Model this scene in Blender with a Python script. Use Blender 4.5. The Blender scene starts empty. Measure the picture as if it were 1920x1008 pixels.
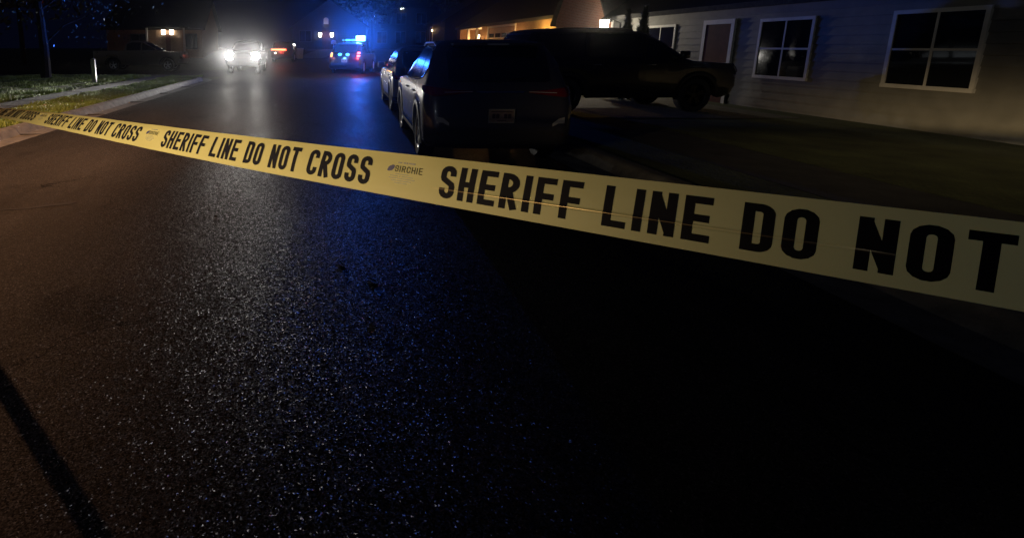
import bpy, bmesh, math, random
import numpy as np
from mathutils import Vector, Matrix
R = math.radians
S = bpy.context.scene
COL = S.collection

# ------------------------------------------------------------------ camera, world, exposure
cam_d = bpy.data.cameras.new('camera')
cam = bpy.data.objects.new('camera', cam_d); COL.objects.link(cam)
cam.location = (0, 0, 1.58)
cam.rotation_euler = (R(90 - 11.336), 0, 0)
cam_d.sensor_width = 36; cam_d.sensor_fit = 'HORIZONTAL'
cam_d.lens = 19.6875
cam_d.shift_x = 0.1875; cam_d.shift_y = -0.10755
cam_d.clip_start = 0.02; cam_d.clip_end = 500
S.camera = cam

W = bpy.data.worlds.new('World'); S.world = W; W.use_nodes = True
nt = W.node_tree; nt.nodes.clear()
out = nt.nodes.new('ShaderNodeOutputWorld')
sky = nt.nodes.new('ShaderNodeTexSky'); sky.sky_type = 'NISHITA'; sky.sun_disc = False
sky.sun_elevation = R(-7.5); sky.sun_rotation = R(200)
bg = nt.nodes.new('ShaderNodeBackground'); bg.inputs[1].default_value = 0.10
bg2 = nt.nodes.new('ShaderNodeBackground'); bg2.inputs[0].default_value = (0.16, 0.24, 1.0, 1); bg2.inputs[1].default_value = 0.0045
add = nt.nodes.new('ShaderNodeAddShader')
nt.links.new(sky.outputs[0], bg.inputs[0]); nt.links.new(bg.outputs[0], add.inputs[0])
nt.links.new(bg2.outputs[0], add.inputs[1]); nt.links.new(add.outputs[0], out.inputs[0])

fill_sun_d = bpy.data.lights.new('fill_sun', 'SUN'); fill_sun_d.energy = 0.04; fill_sun_d.angle = R(2.0); fill_sun_d.color = (0.86, 0.95, 1.0)  # faint cool fill added from behind left for the tape and car rear
fill_sun = bpy.data.objects.new('fill_sun', fill_sun_d); COL.objects.link(fill_sun)
fill_sun.rotation_euler = Vector((0.66, 0.72, -0.27)).to_track_quat('-Z', 'Y').to_euler()

S.view_settings.view_transform = 'Standard'; S.view_settings.look = 'None'
S.view_settings.exposure = 0; S.view_settings.gamma = 1; S.view_settings.use_curve_mapping = False
cy = S.cycles
cy.use_denoising = True; cy.max_bounces = 5; cy.diffuse_bounces = 2; cy.glossy_bounces = 3
cy.transmission_bounces = 4; cy.volume_bounces = 0; cy.transparent_max_bounces = 8
cy.sample_clamp_indirect = 0.5; cy.sample_clamp_direct = 40.0; cy.use_light_tree = True; cy.caustics_reflective = False; cy.caustics_refractive = False
cy.blur_glossy = 0.5

# ------------------------------------------------------------------ materials
def principled(name, col, rough=0.6, metal=0.0, spec=0.5, coat=0.0, vary=0.0, vscale=6.0, bump=0.0, bscale=40.0):
    m = bpy.data.materials.new(name); m.use_nodes = True
    t = m.node_tree; b = t.nodes['Principled BSDF']
    b.inputs['Base Color'].default_value = (*col, 1); b.inputs['Roughness'].default_value = rough
    b.inputs['Metallic'].default_value = metal; b.inputs['Specular IOR Level'].default_value = spec
    b.inputs['Coat Weight'].default_value = coat; b.inputs['Coat Roughness'].default_value = 0.04
    tc = t.nodes.new('ShaderNodeTexCoord')
    if vary > 0:
        n = t.nodes.new('ShaderNodeTexNoise'); n.inputs['Scale'].default_value = vscale; n.inputs['Detail'].default_value = 6
        r = t.nodes.new('ShaderNodeValToRGB')
        r.color_ramp.elements[0].position = 0.3; r.color_ramp.elements[1].position = 0.72
        r.color_ramp.elements[0].color = (*[c * (1 - vary) for c in col], 1)
        r.color_ramp.elements[1].color = (*[min(1, c * (1 + vary)) for c in col], 1)
        t.links.new(tc.outputs['Object'], n.inputs['Vector']); t.links.new(n.outputs[0], r.inputs[0]); t.links.new(r.outputs[0], b.inputs['Base Color'])
    if bump > 0:
        n2 = t.nodes.new('ShaderNodeTexNoise'); n2.inputs['Scale'].default_value = bscale; n2.inputs['Detail'].default_value = 4
        bp = t.nodes.new('ShaderNodeBump'); bp.inputs['Strength'].default_value = bump; bp.inputs['Distance'].default_value = 0.02
        t.links.new(tc.outputs['Object'], n2.inputs['Vector']); t.links.new(n2.outputs[0], bp.inputs['Height']); t.links.new(bp.outputs[0], b.inputs['Normal'])
    return m

def emit(name, col, strength, base=(0.02, 0.02, 0.02)):
    m = principled(name, base, 0.2)
    b = m.node_tree.nodes['Principled BSDF']
    b.inputs['Emission Color'].default_value = (*col, 1); b.inputs['Emission Strength'].default_value = strength
    m.cycles.emission_sampling = 'NONE'
    return m

def siding(name, col, pitch=0.18, axis=2, depth=0.5, rough=0.7):
    m = principled(name, col, rough, vary=0.15, vscale=3)
    t = m.node_tree; b = t.nodes['Principled BSDF']
    tc = t.nodes.new('ShaderNodeTexCoord'); sp = t.nodes.new('ShaderNodeSeparateXYZ'); t.links.new(tc.outputs['Object'], sp.inputs[0])
    ma = t.nodes.new('ShaderNodeMath'); ma.operation = 'DIVIDE'; ma.inputs[1].default_value = pitch; t.links.new(sp.outputs[axis], ma.inputs[0])
    fr = t.nodes.new('ShaderNodeMath'); fr.operation = 'FRACT'; t.links.new(ma.outputs[0], fr.inputs[0])
    bp = t.nodes.new('ShaderNodeBump'); bp.inputs['Strength'].default_value = depth; bp.inputs['Distance'].default_value = 0.02
    t.links.new(fr.outputs[0], bp.inputs['Height']); t.links.new(bp.outputs[0], b.inputs['Normal'])
    return m

def brick(name, c1, c2, mortar):
    m = principled(name, c1, 0.85); t = m.node_tree; b = t.nodes['Principled BSDF']
    tc = t.nodes.new('ShaderNodeTexCoord'); mp = t.nodes.new('ShaderNodeMapping'); mp.inputs['Rotation'].default_value = (R(90), 0, R(90))
    br = t.nodes.new('ShaderNodeTexBrick'); br.inputs['Scale'].default_value = 4.0
    br.inputs['Color1'].default_value = (*c1, 1); br.inputs['Color2'].default_value = (*c2, 1); br.inputs['Mortar'].default_value = (*mortar, 1)
    cx = t.nodes.new('ShaderNodeSeparateXYZ'); cb = t.nodes.new('ShaderNodeCombineXYZ'); ad = t.nodes.new('ShaderNodeMath'); ad.operation = 'ADD'
    t.links.new(tc.outputs['Object'], cx.inputs[0]); t.links.new(cx.outputs[0], ad.inputs[0]); t.links.new(cx.outputs[1], ad.inputs[1])
    t.links.new(ad.outputs[0], cb.inputs[0]); t.links.new(cx.outputs[2], cb.inputs[1]); t.links.new(cb.outputs[0], br.inputs['Vector'])
    t.links.new(br.outputs['Color'], b.inputs['Base Color'])
    bp = t.nodes.new('ShaderNodeBump'); bp.inputs['Strength'].default_value = 0.4; bp.inputs['Distance'].default_value = 0.01; bp.invert = True
    t.links.new(br.outputs['Fac'], bp.inputs['Height']); t.links.new(bp.outputs[0], b.inputs['Normal'])
    return m

def asphalt():
    m = bpy.data.materials.new('asphalt'); m.use_nodes = True; t = m.node_tree; b = t.nodes['Principled BSDF']
    N = t.nodes.new; L = t.links.new
    def math_(op, a, bb=None, c=None):
        n = N('ShaderNodeMath'); n.operation = op
        for i, v in enumerate((a, bb, c)):
            if v is None: continue
            if isinstance(v, (int, float)): n.inputs[i].default_value = v
            else: L(v, n.inputs[i])
        return n.outputs[0]
    geo = N('ShaderNodeNewGeometry'); P = geo.outputs['Position']
    sp = N('ShaderNodeSeparateXYZ'); L(P, sp.inputs[0])
    big = N('ShaderNodeTexNoise'); big.inputs['Scale'].default_value = 0.45; big.inputs['Detail'].default_value = 7; big.inputs['Roughness'].default_value = 0.6
    mp = N('ShaderNodeMapping'); mp.inputs['Scale'].default_value = (1.6, 0.5, 1); L(P, mp.inputs[0]); L(mp.outputs[0], big.inputs['Vector'])
    vo = N('ShaderNodeTexVoronoi'); vo.inputs['Scale'].default_value = 165; L(P, vo.inputs['Vector'])
    vo2 = N('ShaderNodeTexVoronoi'); vo2.inputs['Scale'].default_value = 34; L(P, vo2.inputs['Vector'])
    # colour: per-stone value times broad mottling
    sepc = N('ShaderNodeSeparateColor'); L(vo.outputs['Color'], sepc.inputs[0])
    stone = math_('MULTIPLY_ADD', math_('POWER', sepc.outputs[0], 2.0), 0.06, 0.014)
    mott = math_('MAXIMUM', math_('MULTIPLY_ADD', big.outputs[0], 2.6, -0.3), 0.3)
    val = math_('MULTIPLY', stone, mott)
    # seam along the road
    wob = N('ShaderNodeTexNoise'); wob.noise_dimensions = '2D'; wob.inputs['Scale'].default_value = 2.2; wob.inputs['Detail'].default_value = 6; L(P, wob.inputs['Vector'])
    sx = math_('MULTIPLY_ADD', sp.outputs[1], -0.10, sp.outputs[0])
    sx = math_('ADD', sx, 2.58); sx = math_('MULTIPLY_ADD', math_('SUBTRACT', wob.outputs[0], 0.5), 0.22, sx)
    d = math_('ABSOLUTE', sx)
    mr = N('ShaderNodeMapRange'); mr.inputs[1].default_value = 0.002; mr.inputs[2].default_value = 0.010; L(d, mr.inputs[0])
    br = N('ShaderNodeTexNoise'); br.inputs['Scale'].default_value = 1.3; L(P, br.inputs['Vector'])
    gate = N('ShaderNodeMapRange'); gate.inputs[1].default_value = 0.45; gate.inputs[2].default_value = 0.52; L(br.outputs[0], gate.inputs[0])
    seam = math_('MAXIMUM', math_('MAXIMUM', mr.outputs[0], gate.outputs[0]), math_('LESS_THAN', sp.outputs[1], 5.2))
    val = math_('MULTIPLY', val, math_('MULTIPLY_ADD', seam, 0.75, 0.25))
    # tar patches and old oil marks
    pn = N('ShaderNodeTexNoise'); pn.inputs['Scale'].default_value = 0.9; pn.inputs['Detail'].default_value = 5
    mp2 = N('ShaderNodeMapping'); mp2.inputs['Scale'].default_value = (1.0, 0.55, 1); mp2.inputs['Location'].default_value = (3.1, 1.7, 0); L(P, mp2.inputs[0]); L(mp2.outputs[0], pn.inputs['Vector'])
    pr = N('ShaderNodeMapRange'); pr.inputs[1].default_value = 0.60; pr.inputs[2].default_value = 0.66; L(pn.outputs[0], pr.inputs[0])
    val = math_('MULTIPLY', val, math_('MULTIPLY_ADD', pr.outputs[0], -0.4, 1.0))
    # hairline cracks
    dn = N('ShaderNodeTexNoise'); dn.inputs['Scale'].default_value = 1.6; dn.inputs['Detail'].default_value = 5; L(P, dn.inputs['Vector'])
    dv = N('ShaderNodeVectorMath'); dv.operation = 'MULTIPLY_ADD'; L(dn.outputs['Color'], dv.inputs[0]); dv.inputs[1].default_value = (0.9, 0.9, 0); L(P, dv.inputs[2])
    ve = N('ShaderNodeTexVoronoi'); ve.feature = 'DISTANCE_TO_EDGE'; ve.voronoi_dimensions = '2D'; ve.inputs['Scale'].default_value = 0.42; L(dv.outputs[0], ve.inputs['Vector'])
    vm = N('ShaderNodeMapRange'); vm.inputs[1].default_value = 0.0015; vm.inputs[2].default_value = 0.0045; L(ve.outputs['Distance'], vm.inputs[0])
    cg = N('ShaderNodeMapRange'); cg.inputs[1].default_value = 0.50; cg.inputs[2].default_value = 0.56; L(pn.outputs[0], cg.inputs[0])
    crack = math_('MAXIMUM', vm.outputs[0], math_('SUBTRACT', 1.0, cg.outputs[0]))
    val = math_('MULTIPLY', val, math_('MULTIPLY_ADD', crack, 0.8, 0.2))
    cc = N('ShaderNodeCombineColor'); L(math_('MULTIPLY', val, 1.06), cc.inputs[0]); L(val, cc.inputs[1]); L(math_('MULTIPLY', val, 0.95), cc.inputs[2])
    L(cc.outputs[0], b.inputs['Base Color'])
    # each stone has its own facet
    sub = N('ShaderNodeVectorMath'); sub.operation = 'SUBTRACT'; L(vo.outputs['Color'], sub.inputs[0]); sub.inputs[1].default_value = (0.5, 0.5, 0.5)
    left = N('ShaderNodeMapRange'); left.inputs[1].default_value = -0.25; left.inputs[2].default_value = 0.35; left.inputs[3].default_value = 0.35; left.inputs[4].default_value = 1.0; L(sx, left.inputs[0])
    amp = math_('MULTIPLY', left.outputs[0], math_('MULTIPLY_ADD', math_('GREATER_THAN', sepc.outputs[1], 0.965), 0.30, 0.34))
    sc = N('ShaderNodeVectorMath'); sc.operation = 'SCALE'; L(sub.outputs[0], sc.inputs[0]); L(amp, sc.inputs[3])
    sub2 = N('ShaderNodeVectorMath'); sub2.operation = 'SUBTRACT'; L(vo2.outputs['Color'], sub2.inputs[0]); sub2.inputs[1].default_value = (0.5, 0.5, 0.5)
    sc2 = N('ShaderNodeVectorMath'); sc2.operation = 'SCALE'; L(sub2.outputs[0], sc2.inputs[0]); sc2.inputs[3].default_value = 0.08
    a1 = N('ShaderNodeVectorMath'); a1.operation = 'ADD'; L(sc.outputs[0], a1.inputs[0]); L(sc2.outputs[0], a1.inputs[1])
    a2 = N('ShaderNodeVectorMath'); a2.operation = 'ADD'; L(a1.outputs[0], a2.inputs[0]); L(geo.outputs['Normal'], a2.inputs[1])
    nn = N('ShaderNodeVectorMath'); nn.operation = 'NORMALIZE'; L(a2.outputs[0], nn.inputs[0]); L(nn.outputs[0], b.inputs['Normal'])
    # a few polished stones glint, the rest stay dull
    pol = math_('GREATER_THAN', sepc.outputs[1], 0.965)
    L(math_('MAXIMUM', math_('MULTIPLY_ADD', math_('POWER', sepc.outputs[1], 1.5), -0.46, math_('MULTIPLY_ADD', big.outputs[0], 0.5, 0.63)), 0.42), b.inputs['Roughness'])
    L(math_('MULTIPLY_ADD', pol, 0.30, 0.06), b.inputs['Specular IOR Level'])
    return m

M = {}
M['asphalt'] = asphalt()
M['concrete'] = principled('concrete', (0.13, 0.125, 0.115), 0.85, vary=0.35, vscale=5, bump=0.35, bscale=30)
M['walk'] = principled('sidewalk_concrete', (0.06, 0.06, 0.06), 0.85, vary=0.3, vscale=3, bump=0.3, bscale=25)
M['soil'] = principled('soil', (0.05, 0.05, 0.025), 0.95, vary=0.5, vscale=2, bump=0.6, bscale=14)
M['lawn'] = principled('lawn_turf', (0.07, 0.085, 0.03), 0.95, vary=0.5, vscale=1.5, bump=0.8, bscale=22)
M['blade'] = principled('grass_blade', (0.26, 0.36, 0.08), 0.6, vary=0.5, vscale=0.9)
M['leaf'] = principled('tree_leaf', (0.09, 0.105, 0.075), 0.22, vary=0.5, vscale=1.2)
M['needle'] = principled('conifer_leaf', (0.03, 0.045, 0.025), 0.6, vary=0.4)
M['bark'] = principled('bark', (0.02, 0.017, 0.014), 0.9, vary=0.4, vscale=9, bump=0.8, bscale=20)
M['dryleaf'] = principled('dry_leaf', (0.42, 0.36, 0.24), 0.5, vary=0.3)
M['paleleaf'] = principled('pale_leaf', (0.7, 0.66, 0.58), 0.4, vary=0.15, vscale=30)
M['twig'] = principled('twig', (0.035, 0.028, 0.022), 0.8, vary=0.4, vscale=50)
M['black_plastic'] = principled('black_plastic', (0.012, 0.012, 0.013), 0.45)
M['grey_plastic'] = principled('grey_plastic', (0.30, 0.30, 0.29), 0.5, vary=0.08, vscale=30)
M['shaded_bumper'] = principled('shaded_bumper_plastic', (0.045, 0.045, 0.05), 0.5, vary=0.1, vscale=20)  # grey plastic darkened, the unlit rear's shade put into its colour
M['rubber'] = principled('rubber', (0.018, 0.018, 0.018), 0.7, bump=0.2, bscale=60)
M['alloy'] = principled('alloy', (0.88, 0.88, 0.88), 0.38, metal=1.0)
M['dark_alloy'] = principled('dark_alloy', (0.05, 0.05, 0.05), 0.4, metal=1.0)
M['chrome'] = principled('chrome', (0.85, 0.85, 0.85), 0.08, metal=1.0)
M['glass'] = principled('car_glass', (0.008, 0.009, 0.011), 0.14, spec=0.8, coat=1.0)
M['window'] = principled('window_glass', (0.012, 0.014, 0.018), 0.05, spec=0.6)
M['paint_grey'] = principled('grey_paint', (0.08, 0.082, 0.11), 0.36, metal=0.55, coat=1.0)
M['paint_silver'] = principled('silver_paint', (0.24, 0.24, 0.27), 0.38, metal=0.5, coat=1.0)
M['paint_black'] = principled('black_paint', (0.008, 0.008, 0.010), 0.3, coat=1.0)
M['paint_white'] = principled('white_paint', (0.45, 0.45, 0.44), 0.4, coat=0.8)
M['paint_tan'] = principled('tan_paint', (0.16, 0.14, 0.115), 0.4, coat=0.8)
M['matte_black'] = principled('matte_black_paint', (0.004, 0.004, 0.005), 0.6, spec=0.08)
M['lens_red'] = principled('red_lens', (0.16, 0.008, 0.008), 0.08, coat=1.0)
M['lens_clear'] = principled('clear_lens', (0.5, 0.5, 0.5), 0.08, coat=1.0)
M['plate'] = principled('plate_white', (0.27, 0.20, 0.19), 0.45, vary=0.15, vscale=30)
M['plate_ink'] = principled('plate_ink', (0.05, 0.03, 0.05), 0.5)
M['brick'] = brick('red_brick', (0.30, 0.12, 0.07), (0.22, 0.085, 0.05), (0.32, 0.27, 0.22))
M['brick_tan'] = brick('tan_brick', (0.30, 0.17, 0.09), (0.22, 0.12, 0.06), (0.28, 0.22, 0.16))
M['dark_trim'] = principled('dark_trim', (0.05, 0.05, 0.05), 0.6)
M['siding'] = siding('pale_siding', (0.17, 0.165, 0.15))
M['siding_grey'] = siding('grey_siding', (0.014, 0.014, 0.015))
M['trim'] = principled('white_trim', (0.62, 0.60, 0.56), 0.6, vary=0.08, vscale=4)
M['shingle'] = principled('roof_shingle', (0.018, 0.017, 0.016), 0.9, vary=0.4, vscale=6, bump=0.6, bscale=12)
M['garage'] = principled('garage_panel', (0.42, 0.28, 0.20), 0.55, vary=0.08, vscale=4)
M['door'] = principled('front_door', (0.10, 0.035, 0.025), 0.75, spec=0.15, vary=0.2, vscale=6)
M['postwood'] = principled('painted_post', (0.45, 0.44, 0.42), 0.7, vary=0.25, vscale=14, bump=0.3, bscale=30)
M['steel'] = principled('galvanised_steel', (0.35, 0.36, 0.37), 0.45, metal=0.8, vary=0.15, vscale=5)
M['ink'] = principled('tape_ink', (0.004, 0.004, 0.008), 0.65, spec=0.04)
M['ink_fine'] = principled('fine_print_ink', (0.09, 0.09, 0.085), 0.5)
M['ink_navy'] = principled('navy_ink', (0.012, 0.012, 0.06), 0.4)
M['warm_bulb'] = emit('warm_bulb', (1.0, 0.78, 0.42), 9)
M['white_bulb'] = emit('white_bulb', (1.0, 0.93, 0.78), 12)
M['sodium'] = emit('sodium_lamp', (1.0, 0.5, 0.15), 20)
M['headlamp'] = emit('headlamp_lens', (1.0, 0.97, 0.90), 55)
M['tail_on'] = emit('tail_lamp_on', (1.0, 0.08, 0.03), 9)
M['tail_core'] = emit('tail_lamp_core', (1.0, 0.42, 0.18), 3.2)
M['tail_amber'] = emit('amber_lamp_on', (1.0, 0.45, 0.12), 3.0)
M['tail_pink'] = emit('pink_brake_lamp_on', (1.0, 0.22, 0.22), 3.2)
M['beacon'] = emit('blue_beacon_on', (0.07, 0.45, 1.0), 4.0)
M['beacon_hot'] = emit('blue_beacon_bright', (0.18, 0.55, 1.0), 14.0)
M['beacon_dim'] = emit('blue_beacon_low', (0.10, 0.38, 1.0), 1.2)

def tape_material():
    m = bpy.data.materials.new('tape_plastic'); m.use_nodes = True; t = m.node_tree; t.nodes.clear()
    N = t.nodes.new; L = t.links.new
    o = N('ShaderNodeOutputMaterial')
    col = (0.62, 0.50, 0.13, 1)
    tc = N('ShaderNodeTexCoord'); no = N('ShaderNodeTexNoise'); no.inputs['Scale'].default_value = 9; no.inputs['Detail'].default_value = 4
    mpt = N('ShaderNodeMapping'); mpt.inputs['Rotation'].default_value = (0, 0, R(46.7)); mpt.inputs['Scale'].default_value = (0.7, 1.0, 4.0); L(tc.outputs['Object'], mpt.inputs[0]); L(mpt.outputs[0], no.inputs['Vector'])
    cr = N('ShaderNodeValToRGB'); cr.color_ramp.elements[0].color = (0.54, 0.49, 0.21, 1); cr.color_ramp.elements[1].color = (0.62, 0.57, 0.29, 1)
    L(no.outputs[0], cr.inputs[0])
    bp = N('ShaderNodeBump'); bp.inputs['Strength'].default_value = 0.35; bp.inputs['Distance'].default_value = 0.004; L(no.outputs[0], bp.inputs['Height'])
    pr = N('ShaderNodeBsdfPrincipled'); pr.inputs['Roughness'].default_value = 0.5; L(cr.outputs[0], pr.inputs['Base Color']); L(bp.outputs[0], pr.inputs['Normal'])
    tr = N('ShaderNodeBsdfTranslucent'); tr.inputs[0].default_value = (0.80, 0.55, 0.10, 1)
    rf = N('ShaderNodeBsdfRefraction'); rf.inputs['IOR'].default_value = 1.08; rf.inputs['Roughness'].default_value = 0.75; rf.inputs[0].default_value = (0.85, 0.60, 0.12, 1)
    m1 = N('ShaderNodeMixShader'); m1.inputs[0].default_value = 0.40; L(tr.outputs[0], m1.inputs[1]); L(rf.outputs[0], m1.inputs[2])
    m2 = N('ShaderNodeMixShader'); m2.inputs[0].default_value = 0.70; L(pr.outputs[0], m2.inputs[1]); L(m1.outputs[0], m2.inputs[2])
    L(m2.outputs[0], o.inputs[0])
    return m
M['tape'] = tape_material()

# ------------------------------------------------------------------ helpers
def tag(o, label=None, cat=None, group=None, kind=None):
    if label: o['label'] = label
    if cat: o['category'] = cat
    if group: o['group'] = group
    if kind: o['kind'] = kind
    return o

def root(name, loc, rz=0.0, label=None, cat=None, group=None):
    o = bpy.data.objects.new(name, None); COL.objects.link(o); o.empty_display_size = 0.2
    o.location = loc; o.rotation_euler = (0, 0, rz)
    return tag(o, label, cat, group)

def mesh_obj(name, V, F, mat, parent=None, smooth=False, angle=35):
    me = bpy.data.meshes.new(name); me.from_pydata([tuple(v) for v in V], [], [tuple(f) for f in F])
    bm = bmesh.new(); bm.from_mesh(me); bmesh.ops.recalc_face_normals(bm, faces=bm.faces); bm.to_mesh(me); bm.free()
    me.materials.append(mat)
    if smooth:
        me.polygons.foreach_set('use_smooth', [True] * len(me.polygons))
        me.set_sharp_from_angle(angle=R(angle))
    o = bpy.data.objects.new(name, me); COL.objects.link(o)
    if parent: o.parent = parent
    return o

class MB:
    def __init__(s): s.V = []; s.F = []
    def add(s, V, F):
        n = len(s.V); s.V += [tuple(v) for v in V]; s.F += [tuple(i + n for i in f) for f in F]; return s
    def box(s, x0, x1, y0, y1, z0, z1, c=0.0):
        if c <= 0:
            V = [(x, y, z) for x in (x0, x1) for y in (y0, y1) for z in (z0, z1)]
            return s.add(V, [(0, 1, 3, 2), (4, 6, 7, 5), (0, 4, 5, 1), (2, 3, 7, 6), (0, 2, 6, 4), (1, 5, 7, 3)])
        bm = bmesh.new(); bmesh.ops.create_cube(bm, size=1)
        for v in bm.verts: v.co = Vector(((x0 + x1) / 2 + v.co.x * (x1 - x0), (y0 + y1) / 2 + v.co.y * (y1 - y0), (z0 + z1) / 2 + v.co.z * (z1 - z0)))
        bmesh.ops.bevel(bm, geom=bm.edges[:], offset=c, segments=2, affect='EDGES', profile=0.5)
        bm.verts.index_update(); V = [v.co[:] for v in bm.verts]; F = [[v.index for v in f.verts] for f in bm.faces]; bm.free()
        return s.add(V, F)
    def tube(s, pts, rad, n=10, cap=True):
        pts = [Vector(p) for p in pts]; rad = rad if isinstance(rad, (list, tuple)) else [rad] * len(pts)
        V = []; up = None
        for i, p in enumerate(pts):
            t = (pts[min(i + 1, len(pts) - 1)] - pts[max(i - 1, 0)]).normalized()
            if up is None: up = Vector((0, 0, 1)) if abs(t.z) < 0.9 else Vector((1, 0, 0))
            a = t.cross(up).normalized(); b = a.cross(t); up = b
            for k in range(n):
                an = 2 * math.pi * k / n; V.append(p + (a * math.cos(an) + b * math.sin(an)) * rad[i])
        F = []
        for i in range(len(pts) - 1):
            for k in range(n): F.append((i * n + k, i * n + (k + 1) % n, (i + 1) * n + (k + 1) % n, (i + 1) * n + k))
        if cap: F += [tuple(range(n))[::-1], tuple((len(pts) - 1) * n + k for k in range(n))]
        return s.add(V, F)
    def lathe(s, prof, n=32, origin=(0, 0, 0), axis='y', closed=False):
        V = []; m = len(prof)
        for k in range(n):
            a = 2 * math.pi * k / n
            for r, h in prof:
                if axis == 'y': V.append((origin[0] + r * math.cos(a), origin[1] + h, origin[2] + r * math.sin(a)))
                else: V.append((origin[0] + r * math.cos(a), origin[1] + r * math.sin(a), origin[2] + h))
        F = []
        for k in range(n):
            k2 = (k + 1) % n
            for j in range(m if closed else m - 1):
                j2 = (j + 1) % m; F.append((k * m + j, k * m + j2, k2 * m + j2, k2 * m + j))
        return s.add(V, F)
    def build(s, name, mat, parent=None, smooth=False, angle=35): return mesh_obj(name, s.V, s.F, mat, parent, smooth, angle)

def lamp(name, kind, loc, col, power, parent=None, radius=0.05, rot=None, spot=None, blend=0.3):
    d = bpy.data.lights.new(name, kind); d.color = col; d.energy = power; d.shadow_soft_size = radius
    o = bpy.data.objects.new(name, d); COL.objects.link(o); o.location = loc
    if spot: d.spot_size = R(spot); d.spot_blend = blend
    if rot: o.rotation_euler = rot
    if parent: o.parent = parent
    return o

def gz(y):
    t = min(1, max(0, (y - 42) / 18.0)); return 1.2 * t * t * (3 - 2 * t)

# ------------------------------------------------------------------ ground, road, kerbs, verges
def sheet(name, x0, x1, ys, z, mat, kind='structure', nx=1):
    V = []; F = []
    xs = [x0 + (x1 - x0) * i / nx for i in range(nx + 1)]
    for y in ys:
        for x in xs: V.append((x, y, z + gz(y)))
    w = nx + 1
    for j in range(len(ys) - 1):
        for i in range(nx): F.append((j * w + i, j * w + i + 1, (j + 1) * w + i + 1, (j + 1) * w + i))
    return tag(mesh_obj(name, V, F, mat), kind=kind)
far = [42 + 1.5 * i for i in range(13)]
sheet('ground', -70, 70, [-25, 0, 42] + far[1:] + [110], -0.03, M['soil'])
sheet('road', -5.1, 3.35, [-20, 0, 10, 20, 30, 42] + far[1:] + [70], 0.0, M['asphalt'])
sheet('side_road', -60, -5.1, [29.5, 38], 0.0, M['asphalt'])

def sweep(name, path, prof, mat, kind='structure', joints=0):
    # path: 2D points, prof: (offset to the right of travel, z)
    V = []; F = []; n = len(prof)
    for i, p in enumerate(path):
        a = Vector(path[max(i - 1, 0)]); b = Vector(path[min(i + 1, len(path) - 1)]); t = (b - a).normalized(); nrm = Vector((t.y, -t.x))
        for off, z in prof: V.append((p[0] + nrm.x * off, p[1] + nrm.y * off, z))
    for i in range(len(path) - 1):
        for j in range(n - 1): F.append((i * n + j, i * n + j + 1, (i + 1) * n + j + 1, (i + 1) * n + j))
    return tag(mesh_obj(name, V, F, mat, smooth=True, angle=30), kind=kind)
corner = [(-8.75 + 3.25 * math.cos(R(a)), 26.25 + 3.25 * math.sin(R(a))) for a in range(0, 91, 10)]
lp = [(-5.5, y) for y in np.arange(-20, 26.1, 1.0)] + corner + [(-14, 29.5), (-30, 29.5), (-60, 29.5)]
kprof = [(0.42, 0.004), (0.02, -0.012), (0.0, 0.0), (-0.06, 0.10), (-0.10, 0.128), (-0.14, 0.135), (-0.26, 0.13), (-0.28, 0.03)]
sweep('kerb', lp, kprof, M['concrete'])
rp = [(3.75, y) for y in range(42, -21, -2)]
sweep('kerb', rp, kprof, M['concrete'])
jm = MB()
for y in np.arange(1.0, 26, 3.05):
    jm.box(-5.5 - 0.27, -5.5 + 0.40, y - 0.008, y + 0.008, -0.02, 0.0075)
    V = []
    for off, z in [(0.0, 0.004), (-0.06, 0.104), (-0.10, 0.132), (-0.14, 0.139), (-0.26, 0.134)]:
        V += [(-5.5 + off, y - 0.008, z), (-5.5 + off, y + 0.008, z)]
    jm.add(V, [(2 * k, 2 * k + 1, 2 * k + 3, 2 * k + 2) for k in range(4)])
tag(jm.build('kerb_joints', M['black_plastic']), kind='structure')

V = [(-3.25, 5.30, 0.004), (-2.9, 5.38, 0.004), (-2.72, 5.52, 0.004), (-2.58, 5.60, 0.004), (-2.50, 5.59, 0.004), (-2.55, 5.50, 0.004), (-2.72, 5.44, 0.004), (-2.9, 5.34, 0.004), (-3.25, 5.275, 0.004)]
tag(mesh_obj('road_tar_seal', V, [tuple(range(9))], M['black_plastic']), kind='structure')
def lawn_strip(name, x0, x1, y0, y1, z=0.115, amp=0.03, seed=1):
    rng = random.Random(seed); nx = max(2, int((x1 - x0) / 0.5)); ny = max(2, int((y1 - y0) / 0.5)); V = []; F = []
    for j in range(ny + 1):
        for i in range(nx + 1):
            V.append((x0 + (x1 - x0) * i / nx, y0 + (y1 - y0) * j / ny, z + (rng.random() - 0.3) * amp))
    w = nx + 1
    for j in range(ny):
        for i in range(nx): F.append((j * w + i, j * w + i + 1, (j + 1) * w + i + 1, (j + 1) * w + i))
    return tag(mesh_obj(name, V, F, M['lawn'], smooth=True, angle=180), kind='structure')
lawn_strip('verge', -7.35, -5.76, -10, 26.2, seed=2)
lawn_strip('verge', -7.35, -6.3, 26.2, 28.1, seed=6)
lawn_strip('lawn', -24, -8.35, -10, 28.4, z=0.12, amp=0.10, seed=3)
wm = MB()
for k, y in enumerate(np.arange(-10, 28, 1.5)): wm.box(-8.35, -7.35, y + 0.006, y + 1.494, 0.0, 0.115 + 0.004 * (k % 3))
tag(wm.build('sidewalk', M['walk']), kind='structure')
sheet('lawn', 4.05, 5.0, [-10, 0, 20, 42], 0.11, M['lawn'])
sheet('sidewalk', 5.0, 6.2, [-10, 0, 20, 42], 0.114, M['walk'])
sheet('lawn', 6.2, 30, [-10, 0, 20, 42], 0.11, M['lawn'], nx=6)

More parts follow.
